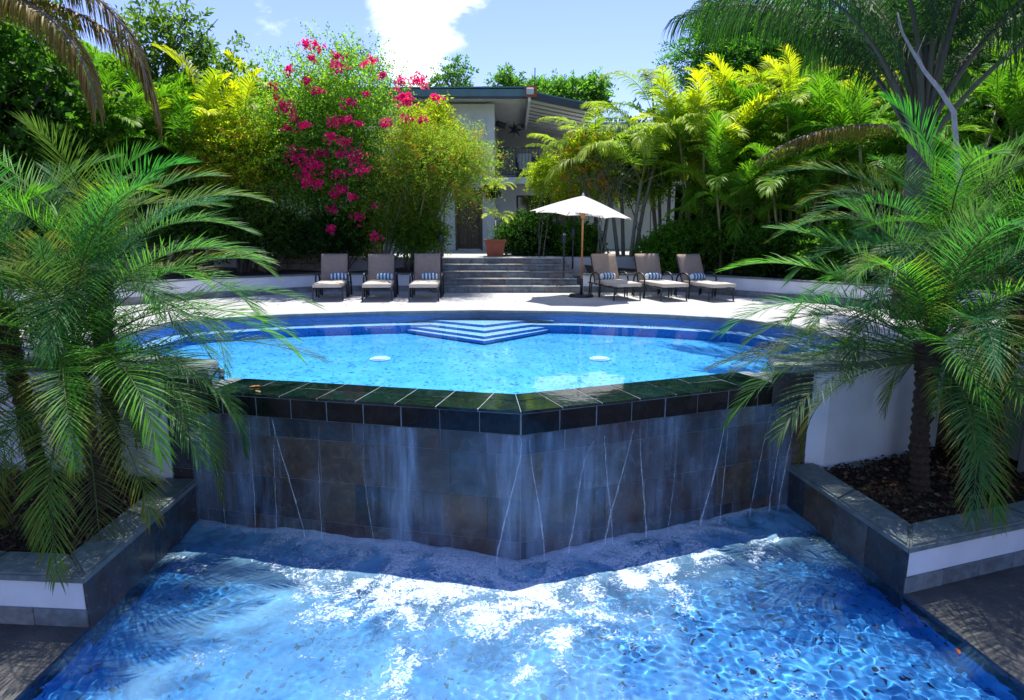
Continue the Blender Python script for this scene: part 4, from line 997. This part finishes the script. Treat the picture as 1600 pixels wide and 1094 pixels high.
def shrub(name, label, cat, base, c, rad, n, m, lf, lw, colA, colB, seed, stems=7, r0=.05, bark='bark', **kw):
    root = empty(name, base); tag(root, label, cat)
    b = np.array(base); cc = tuple(np.array(c) - b)
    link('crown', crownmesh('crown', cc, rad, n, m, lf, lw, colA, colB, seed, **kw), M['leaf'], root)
    r = random.Random(seed); 
    for i in range(stems):
        a = r.uniform(0, 6.28); t = (cc[0] + rad[0] * .55 * math.cos(a), cc[1] + rad[1] * .5 * math.sin(a), cc[2] + rad[2] * r.uniform(-.3, .5)); bm = bmesh.new()
        o = Vector((math.cos(a) * r0 * 3, math.sin(a) * r0 * 3, -.1)); mid = o.lerp(Vector(t), .5) + Vector((r.uniform(-.15, .15), r.uniform(-.1, .1), .1))
        tube(bm, [o, o.lerp(mid, .5), mid, Vector(t)], [r0, r0 * .8, r0 * .6, r0 * .2], 7)
        for q in range(3):
            f = r.uniform(.3, .9); s = mid.lerp(Vector(t), f); e = s + Vector((r.uniform(-.5, .5) * rad[0], r.uniform(-.4, .4) * rad[1], r.uniform(.1, .6) * rad[2])) * .6; tube(bm, [s, s.lerp(e, .5) + Vector((0, 0, .04)), e], [r0 * .4, r0 * .25, r0 * .08], 5)
        fin('stem', bm, M[bark], root, True)
    return root
def tree(name, label, base, c, rad, n, m, lf, lw, colA, colB, seed, r0=.18, bark='bark', nl=6, **kw):
    root = empty(name, base); tag(root, label, 'tree'); b = np.array(base); cc = np.array(c) - b
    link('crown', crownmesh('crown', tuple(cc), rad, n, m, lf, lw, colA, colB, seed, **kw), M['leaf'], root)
    r = random.Random(seed); fk = Vector((cc[0] * .5, cc[1] * .5, max(.4, cc[2] - rad[2] * .8)))
    bm = bmesh.new(); tube(bm, [(0, 0, -.2), tuple(fk * .5 + Vector((.05, 0, 0))), tuple(fk)], [r0 * 1.25, r0, r0 * .85], 10); fin('trunk', bm, M[bark], root, True)
    for i in range(nl):
        a = i * 6.283 / nl + r.uniform(-.4, .4); t = Vector((cc[0] + rad[0] * .6 * math.cos(a), cc[1] + rad[1] * .6 * math.sin(a), cc[2] + rad[2] * r.uniform(-.1, .55))); bm = bmesh.new(); limbs(bm, fk, [t], r0 * .5, seed + i)
        for q in range(4): s = fk.lerp(t, r.uniform(.4, .9)); limbs(bm, s, [s + Vector((r.uniform(-1, 1) * rad[0], r.uniform(-1, 1) * rad[1], r.uniform(0, .8) * rad[2])) * .35], r0 * .16, seed + q, 5)
        fin('limb', bm, M[bark], root, True)
    return root
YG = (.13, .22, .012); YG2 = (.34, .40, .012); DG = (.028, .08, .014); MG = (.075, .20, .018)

# ---- areca style palms: shared fronds, copied clumps
fr_sets = {}; M['big_frond'] = leafmat('big_frond', trans=.3, rough=.6)
def fset(key, specs, mat='frond'):
    out = []
    for i, s in enumerate(specs): V, Q, C = frond(seed=hash(key) % 97 + i if False else 31 + i + len(key) * 7, **s); me = npmesh('frond', V, Q, C); me.materials.append(M[mat]); out.append(me)
    fr_sets[key] = out
def fspecs(L, n, ll, lw, cols, els=(82, 68, 55, 40, 22), droop=.35, vee=28):
    return [dict(L=L * (1 - .03 * i), n=n, ll=ll, lw=lw, e0=e, bend=55 + 9 * i, vee=vee - 3 * i, droop=droop + .04 * i, col=cols[i % len(cols)][0], col2=cols[i % len(cols)][1], rach=.014, start=.2, rcol=(.20, .22, .04), side=(-1) ** i * 14) for i, e in enumerate(els)]
fset('yellow', fspecs(1.9, 34, .50, .042, [((.22, .33, .015), (.58, .60, .02)), ((.14, .29, .015), (.42, .52, .02))]))
fset('green', fspecs(2.0, 34, .52, .044, [((.06, .18, .018), (.13, .30, .02)), ((.08, .22, .02), (.20, .36, .02))]))
fset('arch', [dict(L=2.6, n=46, ll=.55, lw=.035, e0=e, bend=b_, vee=14, droop=.75, col=(.13, .26, .03), col2=(.36, .46, .04), rach=.018, start=.22, rcol=(.25, .27, .06), side=s_) for e, b_, s_ in ((80, 85, 8), (66, 105, -12), (52, 110, 14), (38, 100, -6), (20, 80, 8))])
def areca(name, label, base, h, nstem, key, seed, spread=.5, nfr=7, scale=1.0, lean=.25, lowkey=None, group=None, sr=.035, bark='cane'):
    r = random.Random(seed); root = empty(name, base); tag(root, label, 'palm', group)
    for i in range(nstem):
        a = i * 6.283 / nstem + r.uniform(-.4, .4); hh = h * r.uniform(.62, 1.08); t = Vector((math.cos(a) * (spread * .5 + lean * hh * .5), math.sin(a) * (spread * .5 + lean * hh * .4), hh)); b = Vector((math.cos(a) * spread * .3, math.sin(a) * spread * .3, -.1))
        m_ = b.lerp(t, .55) + Vector((-math.cos(a) * .08 * hh * lean, 0, 0)); bm = bmesh.new(); tube(bm, [b, b.lerp(m_, .5), m_, t], [sr * 1.2, sr, sr * .95, sr * .8], 7); fin('cane', bm, M[bark], root, True)
        fs = fr_sets[key if (lowkey is None or hh > h * .85) else lowkey]
        for q in range(nfr):
            me = fs[q % len(fs)]; o = bpy.data.objects.new('frond', me); COL.objects.link(o); o.parent = root; o.location = t + Vector((0, 0, -.03 * q)); o.rotation_euler = (R(r.uniform(-9, 9)), R(r.uniform(-9, 9)), q * 2.4 + a + r.uniform(-.4, .4)); s = scale * r.uniform(.8, 1.12); o.scale = (s, s, s)
    return root
def A(px, py, Y): p = aty(px, py, Y); return (p.x, p.y, p.z)
def G(px, Y, z=.5): return ((px - 800) / F * Y * 1.01, Y, z)
# far wood: dark foliage mass closing the view
def wood(name, label, spec, seed, lf=.30, lw=.16):
    Vs, Qs, Cs = [], [], []; b = 0
    for i, (px, py, Y, rx_, rz_, n, ca, cb) in enumerate(spec):
        c = A(px, py, Y); P, D, h = lumpy(n, c, (rx_, 1.6, rz_), seed + i, .45, 12)
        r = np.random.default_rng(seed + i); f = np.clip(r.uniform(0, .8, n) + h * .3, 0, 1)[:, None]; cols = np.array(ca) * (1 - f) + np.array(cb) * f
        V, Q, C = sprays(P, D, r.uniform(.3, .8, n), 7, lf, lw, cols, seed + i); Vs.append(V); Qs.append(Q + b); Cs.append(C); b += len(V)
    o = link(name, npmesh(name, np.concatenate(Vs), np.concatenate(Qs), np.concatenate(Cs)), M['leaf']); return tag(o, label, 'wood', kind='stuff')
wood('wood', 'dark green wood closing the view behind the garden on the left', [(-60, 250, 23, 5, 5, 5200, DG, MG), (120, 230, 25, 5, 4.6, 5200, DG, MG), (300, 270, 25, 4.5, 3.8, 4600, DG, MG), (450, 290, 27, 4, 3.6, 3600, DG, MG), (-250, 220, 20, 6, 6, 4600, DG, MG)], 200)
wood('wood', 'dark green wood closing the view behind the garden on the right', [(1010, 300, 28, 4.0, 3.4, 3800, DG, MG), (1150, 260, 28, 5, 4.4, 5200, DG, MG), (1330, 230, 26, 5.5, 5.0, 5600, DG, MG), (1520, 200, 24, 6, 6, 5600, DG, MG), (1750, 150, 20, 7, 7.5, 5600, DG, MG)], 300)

# left side
tree('broadleaf_tree', 'tall dark broadleaf tree at the top left corner', G(-60, 15), A(-40, 120, 15), (3.4, 2.2, 3.4), 2600, 8, .20, .10, DG, (.06, .16, .02), 41, lumps=14)
tree('broadleaf_tree', 'green tree behind the left date palms, below the brown hanging frond', G(110, 17), A(110, 230, 17), (2.6, 1.8, 2.3), 2400, 8, .16, .08, DG, (.07, .19, .02), 42, lumps=12)
tree('branching_tree', 'slender tree with bare pale limbs and thin foliage against the sky, top left', G(240, 20), A(285, 70, 20), (2.2, 1.5, 1.7), 420, 7, .22, .08, (.05, .11, .03), (.12, .2, .03), 43, bark='pale_bark', nl=8, r0=.12, shell=.2, lumps=12)
for i, (px, Y, h, key, lb) in enumerate(((205, 16.5, 3.5, 'green', 'dark green palm clump left of the yellow palms, under the slender tree'), (300, 17.2, 3.7, 'yellow', 'yellow green palm clump with tallest arching fronds, left of the bougainvillea'), (395, 18.2, 3.9, 'yellow', 'yellow green palm clump touching the left edge of the bougainvillea'), (255, 18.6, 4.6, 'green', 'tall palm clump behind the yellow palms on the left'), (470, 20.5, 4.2, 'yellow', 'yellow palm rising behind the bougainvillea'))):
    areca('palm_clump', lb, G(px, Y), h, 6, key, 60 + i, nfr=6, scale=.95, lowkey='green', spread=.7)
shrub('leafy_shrub', 'tall yellow green shrub left of the bougainvillea', 'shrub', G(385, 17.2), A(390, 265, 17.2), (1.6, 1.1, 1.8), 3600, 9, .09, .032, (.12, .19, .02), (.42, .50, .02), 44, colC=(.25, .09, .02))
shrub('leafy_shrub', 'dark green shrub under the left palm clumps', 'shrub', G(300, 16.8), A(300, 330, 16.8), (1.5, .9, 1.0), 1600, 9, .11, .05, DG, MG, 45)
shrub('leafy_shrub', 'shaded bush below the yellow shrub, behind the left bed wall', 'shrub', G(430, 17.3), A(430, 355, 17.3), (1.2, .8, .7), 1200, 9, .10, .04, DG, (.09, .16, .02), 46)
# bougainvillea
bo = shrub('bougainvillea', 'bougainvillea covered in magenta flower clusters left of the house', 'flowering shrub', G(530, 17.4), A(528, 235, 17.4), (2.3, 1.3, 2.5), 5200, 9, .085, .045, (.05, .13, .03), (.18, .32, .04), 47, stems=9, r0=.05, lumps=18, shell=.35, ln=(.3, .7), lumpr=.5)
fl = []
for px, py, s in [(440, 155, .8), (450, 165, 1.1), (435, 135, .7), (487, 145, .9), (528, 115, 1.1), (545, 157, 1), (543, 190, .7), (570, 200, .6), (470, 200, .9), (478, 240, 1.3), (500, 235, 1.2), (460, 243, 1), (500, 260, .9), (523, 195, .7), (548, 220, .7), (555, 240, 1.2), (563, 255, .9), (530, 238, .6), (487, 275, 1), (520, 270, .9), (535, 290, 1), (520, 305, .7), (545, 315, .7), (518, 330, .6), (548, 345, .6), (513, 352, .6), (588, 325, .6), (625, 145, 1), (637, 163, 1.1), (618, 130, .8), (650, 125, .8), (660, 135, .7), (628, 187, .6), (655, 180, .6), (480, 72, .7), (500, 75, .7), (490, 90, .6), (520, 92, .6), (475, 120, .8), (563, 95, .6), (585, 97, .5), (600, 110, .5), (448, 110, .5), (430, 155, .6), (462, 180, .6), (590, 180, .6), (600, 200, .5), (505, 285, .8), (530, 180, .6), (510, 215, .7), (455, 205, .6), (572, 365, .5), (640, 150, .7), (680, 150, .5), (575, 150, .5)]:
    c = Vector(aty(px + random.gauss(0, 6), py + random.gauss(0, 5), 17.4 - random.uniform(.9, 1.45))) - bo.location; s *= random.uniform(.12, .19); n = int(30 * s / .14)
    nn = max(14, n); Pc = rng.normal(0, 1, (nn, 3)) * s * .62 * np.array([1.1, .8, .75]); 
    V, Q, C = sprays(Pc + np.array(c), rng.normal(0, 1, (nn, 3)) + np.array([0, -.3, .3]), np.full(nn, .05), 4, .062, .052, np.array([(.85, .018, .22)]) * rng.uniform(.75, 1.2, (nn, 1)), int(px) + py, 60)
    link('flower_cluster', npmesh('flower_cluster', V, Q, C), M['petal'], bo)
# airy sprigs over the bougainvillea
shrub('tall_sprigs', 'wispy sprigs with small leaves rising above the bougainvillea against the sky', 'shrub', G(520, 18.6), A(520, 110, 18.6), (1.5, .7, .75), 260, 9, .075, .04, (.04, .09, .04), (.08, .16, .05), 48, stems=6, r0=.02, shell=.1, ln=(.3, .7), lumps=14)
sh = dict(colC=(.30, .13, .02))
shrub('feathery_shrub', 'wide feathery yellow green shrub in front of the house wall', 'shrub', G(640, 17.0), A(680, 258, 16.7), (1.5, 1.0, 1.15), 4600, 11, .075, .018, (.10, .18, .03), (.28, .37, .035), 49, stems=9, r0=.035, bark='pale_bark', lumps=20, shell=.1, ln=(.25, .75), lumpr=.55, **sh)
shrub('feathery_shrub', 'feathery grey green shrub with many bare lower stems, between the bougainvillea and the door', 'shrub', G(600, 16.9), A(618, 318, 16.9), (1.35, 1.0, 1.25), 3800, 11, .075, .018, (.09, .15, .025), (.22, .30, .02), 149, stems=10, r0=.03, bark='pale_bark', lumps=12, shell=.3, ln=(.2, .5), lumpr=.5)
shrub('leafy_shrub', 'bright yellow leaved shrub beside the roof corner, above the feathery shrub', 'shrub', G(690, 18), A(672, 205, 18), (.75, .6, .95), 900, 9, .11, .04, (.16, .24, .01), (.42, .44, .012), 50, stems=4, r0=.025)
shrub('leafy_shrub', 'low green shrub under the feathery shrub by the house wall', 'shrub', G(650, 17.0), A(650, 358, 17.0), (.85, .7, .5), 1500, 9, .08, .03, (.035, .09, .012), (.12, .22, .015), 51, stems=4, r0=.02)
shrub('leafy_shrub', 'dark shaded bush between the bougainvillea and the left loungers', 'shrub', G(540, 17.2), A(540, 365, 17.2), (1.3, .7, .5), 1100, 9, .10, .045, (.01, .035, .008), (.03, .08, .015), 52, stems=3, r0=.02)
# between house and palms
shrub('leafy_shrub', 'yellow green shrub right of the balcony, orange tinged at its top', 'shrub', G(880, 18.6), A(912, 270, 18.6), (1.05, .9, 1.05), 2200, 10, .09, .03, (.10, .17, .015), (.34, .40, .015), 53, stems=6, r0=.03, colC=(.45, .16, .02), lumps=12)
shrub('leafy_shrub', 'small yellow shrub tip in front of the balcony slab', 'shrub', G(842, 18.0), A(852, 285, 18.0), (.38, .4, .6), 420, 9, .09, .03, (.12, .2, .015), (.36, .42, .015), 54, stems=3, r0=.02)
# bare twigs
root = empty('bare_twigs', G(940, 17.9)); tag(root, 'tangle of bare grey twigs above the white parasol', 'shrub'); bm = bmesh.new(); r = random.Random(5); ct = Vector(aty(940, 275, 17.9)) - root.location
for i in range(230):
    s = ct + Vector((r.gauss(0, .62), r.gauss(0, .25), r.gauss(0, .32))); d_ = Vector((r.gauss(0, 1), r.gauss(0, .4), r.gauss(.3, .8))).normalized() * r.uniform(.3, .75); tube(bm, [s, s + d_ * .5 + Vector((r.uniform(-.05, .05), 0, r.uniform(-.05, .05))), s + d_], [.006, .0045, .002], 3, False)
for i in range(6): tube(bm, [(r.uniform(-.3, .3), 0, 0), ct * .5 + Vector((r.uniform(-.2, .2), 0, 0)), ct + Vector((r.uniform(-.7, .7), 0, 0))], [.02, .014, .006], 5, False)
fin('twigs', bm, M['pale_bark'], root)
shrub('leafy_shrub', 'green bush under the bare twigs, right of the parasol top', 'shrub', G(1010, 19), A(1000, 280, 19), (1.2, .8, .9), 1700, 9, .09, .04, (.04, .11, .015), (.14, .25, .015), 55, stems=4, r0=.02)
for i, (px, Y, h, nf, sc, lb) in enumerate(((975, 18.3, 3.5, 8, .95, 'tall palm with pale canes and arching fronds right of the parasol'), (925, 19.6, 3.6, 6, .8, 'smaller palm with yellow arching fronds just right of the roof corner'), (1035, 19.4, 4.2, 8, 1.0, 'feathery pale palm rising highest beside the sky gap'))):
    areca('arching_palm', lb, G(px, Y), h, 4, 'arch', 80 + i, nfr=nf, scale=sc, spread=.6, lean=.3, sr=.055, bark='pale_bark')
for i, (px, Y, h, key, lb) in enumerate(((1090, 18.0, 3.3, 'yellow', 'yellow green palm clump nearest the parasol in the right palm row'), (1160, 18.8, 4.4, 'yellow', 'tallest bright yellow palm clump of the right palm row'), (1235, 17.6, 4.0, 'yellow', 'yellow palm clump in the middle of the right palm row'), (1290, 16.6, 3.6, 'yellow', 'yellow green palm clump left of the big palm stems'), (1130, 17.0, 2.0, 'green', 'low green palm clump behind the rightmost lounger'), (1225, 16.2, 2.2, 'green', 'low dark green palm clump at the foot of the yellow palms'), (1350, 15.4, 3.0, 'green', 'green palm clump behind the right date palms'), (1450, 15.5, 3.6, 'green', 'green palm clump at the right behind the big palm'), (1560, 15.0, 4.2, 'green', 'green palm clump at the right edge of the picture'))):
    areca('palm_clump', lb, G(px, Y), h, 7 if key == 'yellow' else 5, key, 90 + i, nfr=6, scale=1.0 if key == 'yellow' else .85, lowkey='green', spread=.9)
for i, (px, py, Y, rx_, rz_, ca, cb, lb) in enumerate(((830, 370, 18.9, .95, .55, DG, (.03, .08, .02), 'dark clipped hedge right of the terracotta pot'), (905, 380, 18.6, .7, .5, DG, MG, 'dark bush behind the parasol pole'), (1060, 385, 17.6, .9, .55, MG, (.10, .24, .02), 'bright green bush behind the middle right lounger'), (1130, 375, 17.3, 1.1, .7, DG, MG, 'dark green bush behind the rightmost lounger'), (1230, 385, 16.2, 1.2, .8, DG, MG, 'dark green bush right of the rightmost lounger'), (1340, 400, 14.5, 1.2, .8, DG, MG, 'dark green bush behind the right date palm fronds'))):
    shrub('leafy_bush', lb, 'bush', G(px, Y), A(px, py, Y), (rx_, .7, rz_), 1500, 9, .09, .05, ca, cb, 110 + i, stems=3, r0=.02, lumps=10)
# far trees against the sky
tree('feathery_tree', 'spreading fine leaved green tree behind the right palms', G(1180, 27), A(1185, 85, 27), (5.2, 3, 2.3), 5200, 9, .16, .06, (.03, .12, .015), (.10, .27, .02), 56, r0=.28, lumps=22, lumpr=.30, nl=9)
tree('feathery_tree', 'fine leaved green tree at the far right behind the big palm', G(1420, 24), A(1440, 90, 24), (4.6, 3, 3.2), 4200, 9, .16, .06, (.03, .11, .015), (.09, .22, .02), 57, r0=.25, lumps=18)
for i, (px, py, Y, s, lb) in enumerate(((712, 118, 30, .9, 'thin tree with few leaf tufts above the left part of the roof'), (805, 145, 31, 1.0, 'small bright green tree crown behind the middle of the roof'), (860, 148, 30, .85, 'dark leaved tree top right of the antenna mast'), (900, 150, 29, 1.1, 'pale feathery tree top right of the roof corner'))):
    tree('garden_tree', lb, G(px, Y), A(px, py, Y), (1.5 * s, 1, 1.0 * s), (150, 700, 420, 700)[i], 8, .17, .09, (.04, .12, .03), (.12, .26, .04), 130 + i, r0=.09, bark='pale_bark', lumps=9, shell=.2)
# ---- big palms overhead
def big_frond_specs(): return [dict(L=5.0, n=130, ll=1.05, lw=.022, e0=e, bend=b_, vee=4, droop=2.4, col=(.025, .075, .02), col2=(.04, .12, .025), rach=.062, start=.3, rcol=(.15, .15, .13), side=s_) for e, b_, s_ in ((88, 38, 6), (81, 55, -10), (75, 78, 12), (72, 86, -8), (68, 82, 10), (64, 78, -6))]
fset('big', big_frond_specs(), 'big_frond')
fset('dead', [dict(L=3.6, n=70, ll=.7, lw=.026, e0=30, bend=105, vee=2, droop=2.2, col=(.16, .12, .02), col2=(.22, .13, .03), rach=.045, start=.2, rcol=(.16, .14, .12), side=8, seed=5)]) if False else None
def big_palm(label, base, hub, nf, seed, dead=()):
    r = random.Random(seed); root = empty('tall_palm', base); tag(root, label, 'palm tree'); h = Vector(hub) - Vector(base)
    cylmesh('trunk', [(0, 0, -.2), tuple(h * .5), tuple(h)], [.24, .19, .17], M['bark'], root, 12, rings=30, amp=.03)
    for i in range(nf):
        f = i / nf; az_ = (math.degrees(i * 2.4) + 90 + 180) % 360 - 180
        if abs(az_) < 42 and f > .3: continue
        me = fr_sets['big'][min(5, int(f * 6))]; o = bpy.data.objects.new('frond', me); COL.objects.link(o); o.parent = root; o.location = h + Vector((0, 0, -.25 * f)); o.rotation_euler = (R(r.uniform(-8, 8)), R(r.uniform(-8, 8)), i * 2.4 + r.uniform(-.3, .3)); s = r.uniform(.85, 1.1); o.scale = (s, s, s)
    for az, el, ln, bd, dz in dead:
        V, Q, C = frond(L=ln, n=190, ll=.62 if ln > 3 else .42, lw=.020 if ln > 3 else .011, e0=el, bend=bd, vee=0, droop=2.6, col=(.22, .17, .02), col2=(.20, .12, .03), rach=.05, start=.15, rcol=(.17, .17, .19), seed=seed + int(az), side=6)
        o = link('dead_frond', npmesh('dead_frond', V, Q, C), M['dry'], root); o.location = h + Vector((0, 0, dz)); o.rotation_euler = (0, 0, R(az)); tag(o, 'brown yellow drooping frond')
    return root
hubR = A(1438, 225, 10.2)
big_palm('big palm with thick grey leaf stems fanning up at the top right', (hubR[0] + .1, 10.2, .36), hubR, 26, 71, dead=[(182, 8, 2.6, 42, .2)])
hubL = A(-70, 10, 10.0)
big_palm('tall palm overhanging the top left corner with a brown drooping frond', (hubL[0] - 2.4, 10.0, .36), hubL, 24, 72, dead=[(-6, 28, 3.7, 122, 0), (-20, 14, 3.3, 104, -.1), (6, 20, 3.6, 118, -.1)])
# potted fan plant
stemp = [(0.0, 1.85), (.05, .98)]
for dx, hz in stemp:
    bm = bmesh.new(); tube(bm, [(dx * .3, 0, .38), (dx, .02, hz * .6), (dx + .02, 0, hz)], .012, 6); o = fin('stem', bm, M['cane'], None, True)
pf = empty('potted_palm', (pot.location.x, pot.location.y, pot.location.z + .4)); tag(pf, 'two tiered pale green feathery plant growing in the terracotta pot', 'plant')
for o in [o for o in COL.objects if o.name.startswith('stem') and o.parent is None]: o.parent = pf; o.location.z = -.4
V, Q, C = frond(L=.62, n=16, ll=.22, lw=.022, e0=45, bend=95, vee=10, droop=.4, col=(.22, .32, .05), col2=(.4, .48, .12), rach=.005, start=.2, seed=9); me1 = npmesh('frond', V, Q, C); me1.materials.append(M['frond'])
for hz, nn in ((1.45, 12), (.6, 9)):
    for i in range(nn): o = bpy.data.objects.new('frond', me1); COL.objects.link(o); o.parent = pf; o.location = (.02, 0, hz); o.rotation_euler = (0, R(random.uniform(-35, 10)), i * 2.4); s = random.uniform(.7, 1.05); o.scale = (s, s, s)
# hanging basket near the column
hb = empty('hanging_plant', A(768, 292, 22.6)); tag(hb, 'dark hanging plant at the column under the balcony slab', 'plant')
P, D, h = lumpy(160, (0, 0, -.05), (.24, .2, .3), 5); V, Q, C = sprays(P, D, np.full(160, .12), 6, .09, .05, np.tile([.03, .06, .02], (160, 1)), 4); link('foliage', npmesh('foliage', V, Q, C), M['leaf'], hb)
bm = bmesh.new(); bmesh.ops.create_uvsphere(bm, u_segments=10, v_segments=6, radius=.15); bmesh.ops.translate(bm, verts=bm.verts, vec=(0, 0, -.08)); fin('basket', bm, M['fibre'], hb)
# loose leaves and petals
def one_leaf(name, lab, p, s, c, rz, m='dry'):
    bm = bmesh.new(); pts = [(-1, 0, .02), (-.5, -.35, .12), (.1, -.42, .10), (.6, -.25, .14), (1, 0, .04), (.6, .28, .16), (0, .42, .12), (-.5, .3, .1)]; ce = bm.verts.new((0, 0, 0)); v = [bm.verts.new(Vector(q) * s) for q in pts]
    for i in range(8): bm.faces.new((ce, v[i], v[(i + 1) % 8]))
    at_ = None; me = bpy.data.meshes.new(name); bm.to_mesh(me); bm.free(); at_ = me.color_attributes.new('Col', 'FLOAT_COLOR', 'POINT'); at_.data.foreach_set('color', np.tile(np.array([*c, 1.], dtype=np.float32), 9))
    o = link(name, me, M[m]); o.location = p; o.rotation_euler = (0, 0, rz); tag(o, lab, 'leaf'); return o
one_leaf('fallen_leaf', 'orange fallen leaf on the dark rim, the farther of two', onz(398, 604, -.085), .06, (.55, .2, .03), .3)
one_leaf('fallen_leaf', 'pale tan fallen leaf on the dark rim, the nearer of two', onz(403, 612, -.085), .055, (.55, .42, .25), 2.4)
one_leaf('fallen_leaf', 'rust orange leaf floating in the lower pool near its right edge', onz(1497, 1018, ZL + .02), .04, (.35, .08, .02), 1.2)
V, Q, C = [], [], []
for i in range(70):
    x = random.uniform(-5, -1.5) if i < 45 else random.uniform(-1.5, 5); y = random.uniform(13.2, 15.6); a = random.uniform(0, 6.28); s = random.uniform(.015, .035)
    q = np.array([[-1, 0, .1], [0, -.6, .3], [1, 0, .1], [0, .6, .3]]) * s; Rm = np.array(Matrix.Rotation(a, 3, 'Z')); V.append(q @ Rm.T + np.array([x, y, .004])); Q.append(np.arange(4) + 4 * i); C.append(np.tile([.6, .03, .15], (4, 1)))
tag(link('fallen_petals', npmesh('fallen_petals', np.concatenate(V), np.array(Q), np.concatenate(C)), M['petal']), 'scattered magenta petals fallen on the pale deck', 'petals', kind='stuff')

bb = empty('bare_branch', (hubR[0] - .6, 9.5, .36)); tag(bb, 'pale bare dead branch leaning in front of the big palm stems at the top right', 'branch')
P_ = [aty(x, y, 9.5) - bb.location for x, y in ((1402, 20), (1410, 52), (1428, 84), (1445, 112), (1468, 140), (1490, 175), (1500, 300))] + [Vector((aty(1500, 300, 9.5).x - bb.location.x, 0, 0))]
bm = bmesh.new(); tube(bm, P_, [.012, .016, .022, .026, .03, .034, .04, .05], 7); tube(bm, [P_[1], P_[1] + Vector((-.08, 0, .14))], [.014, .004], 5); tube(bm, [P_[3], P_[3] + Vector((-.1, .05, .25)), P_[3] + Vector((-.02, .05, .5))], [.014, .009, .003], 5)
M['dead_wood'] = simple('dead_wood', (.42, .38, .36), .8, .2, 9); fin('wood', bm, M['dead_wood'], bb, True)
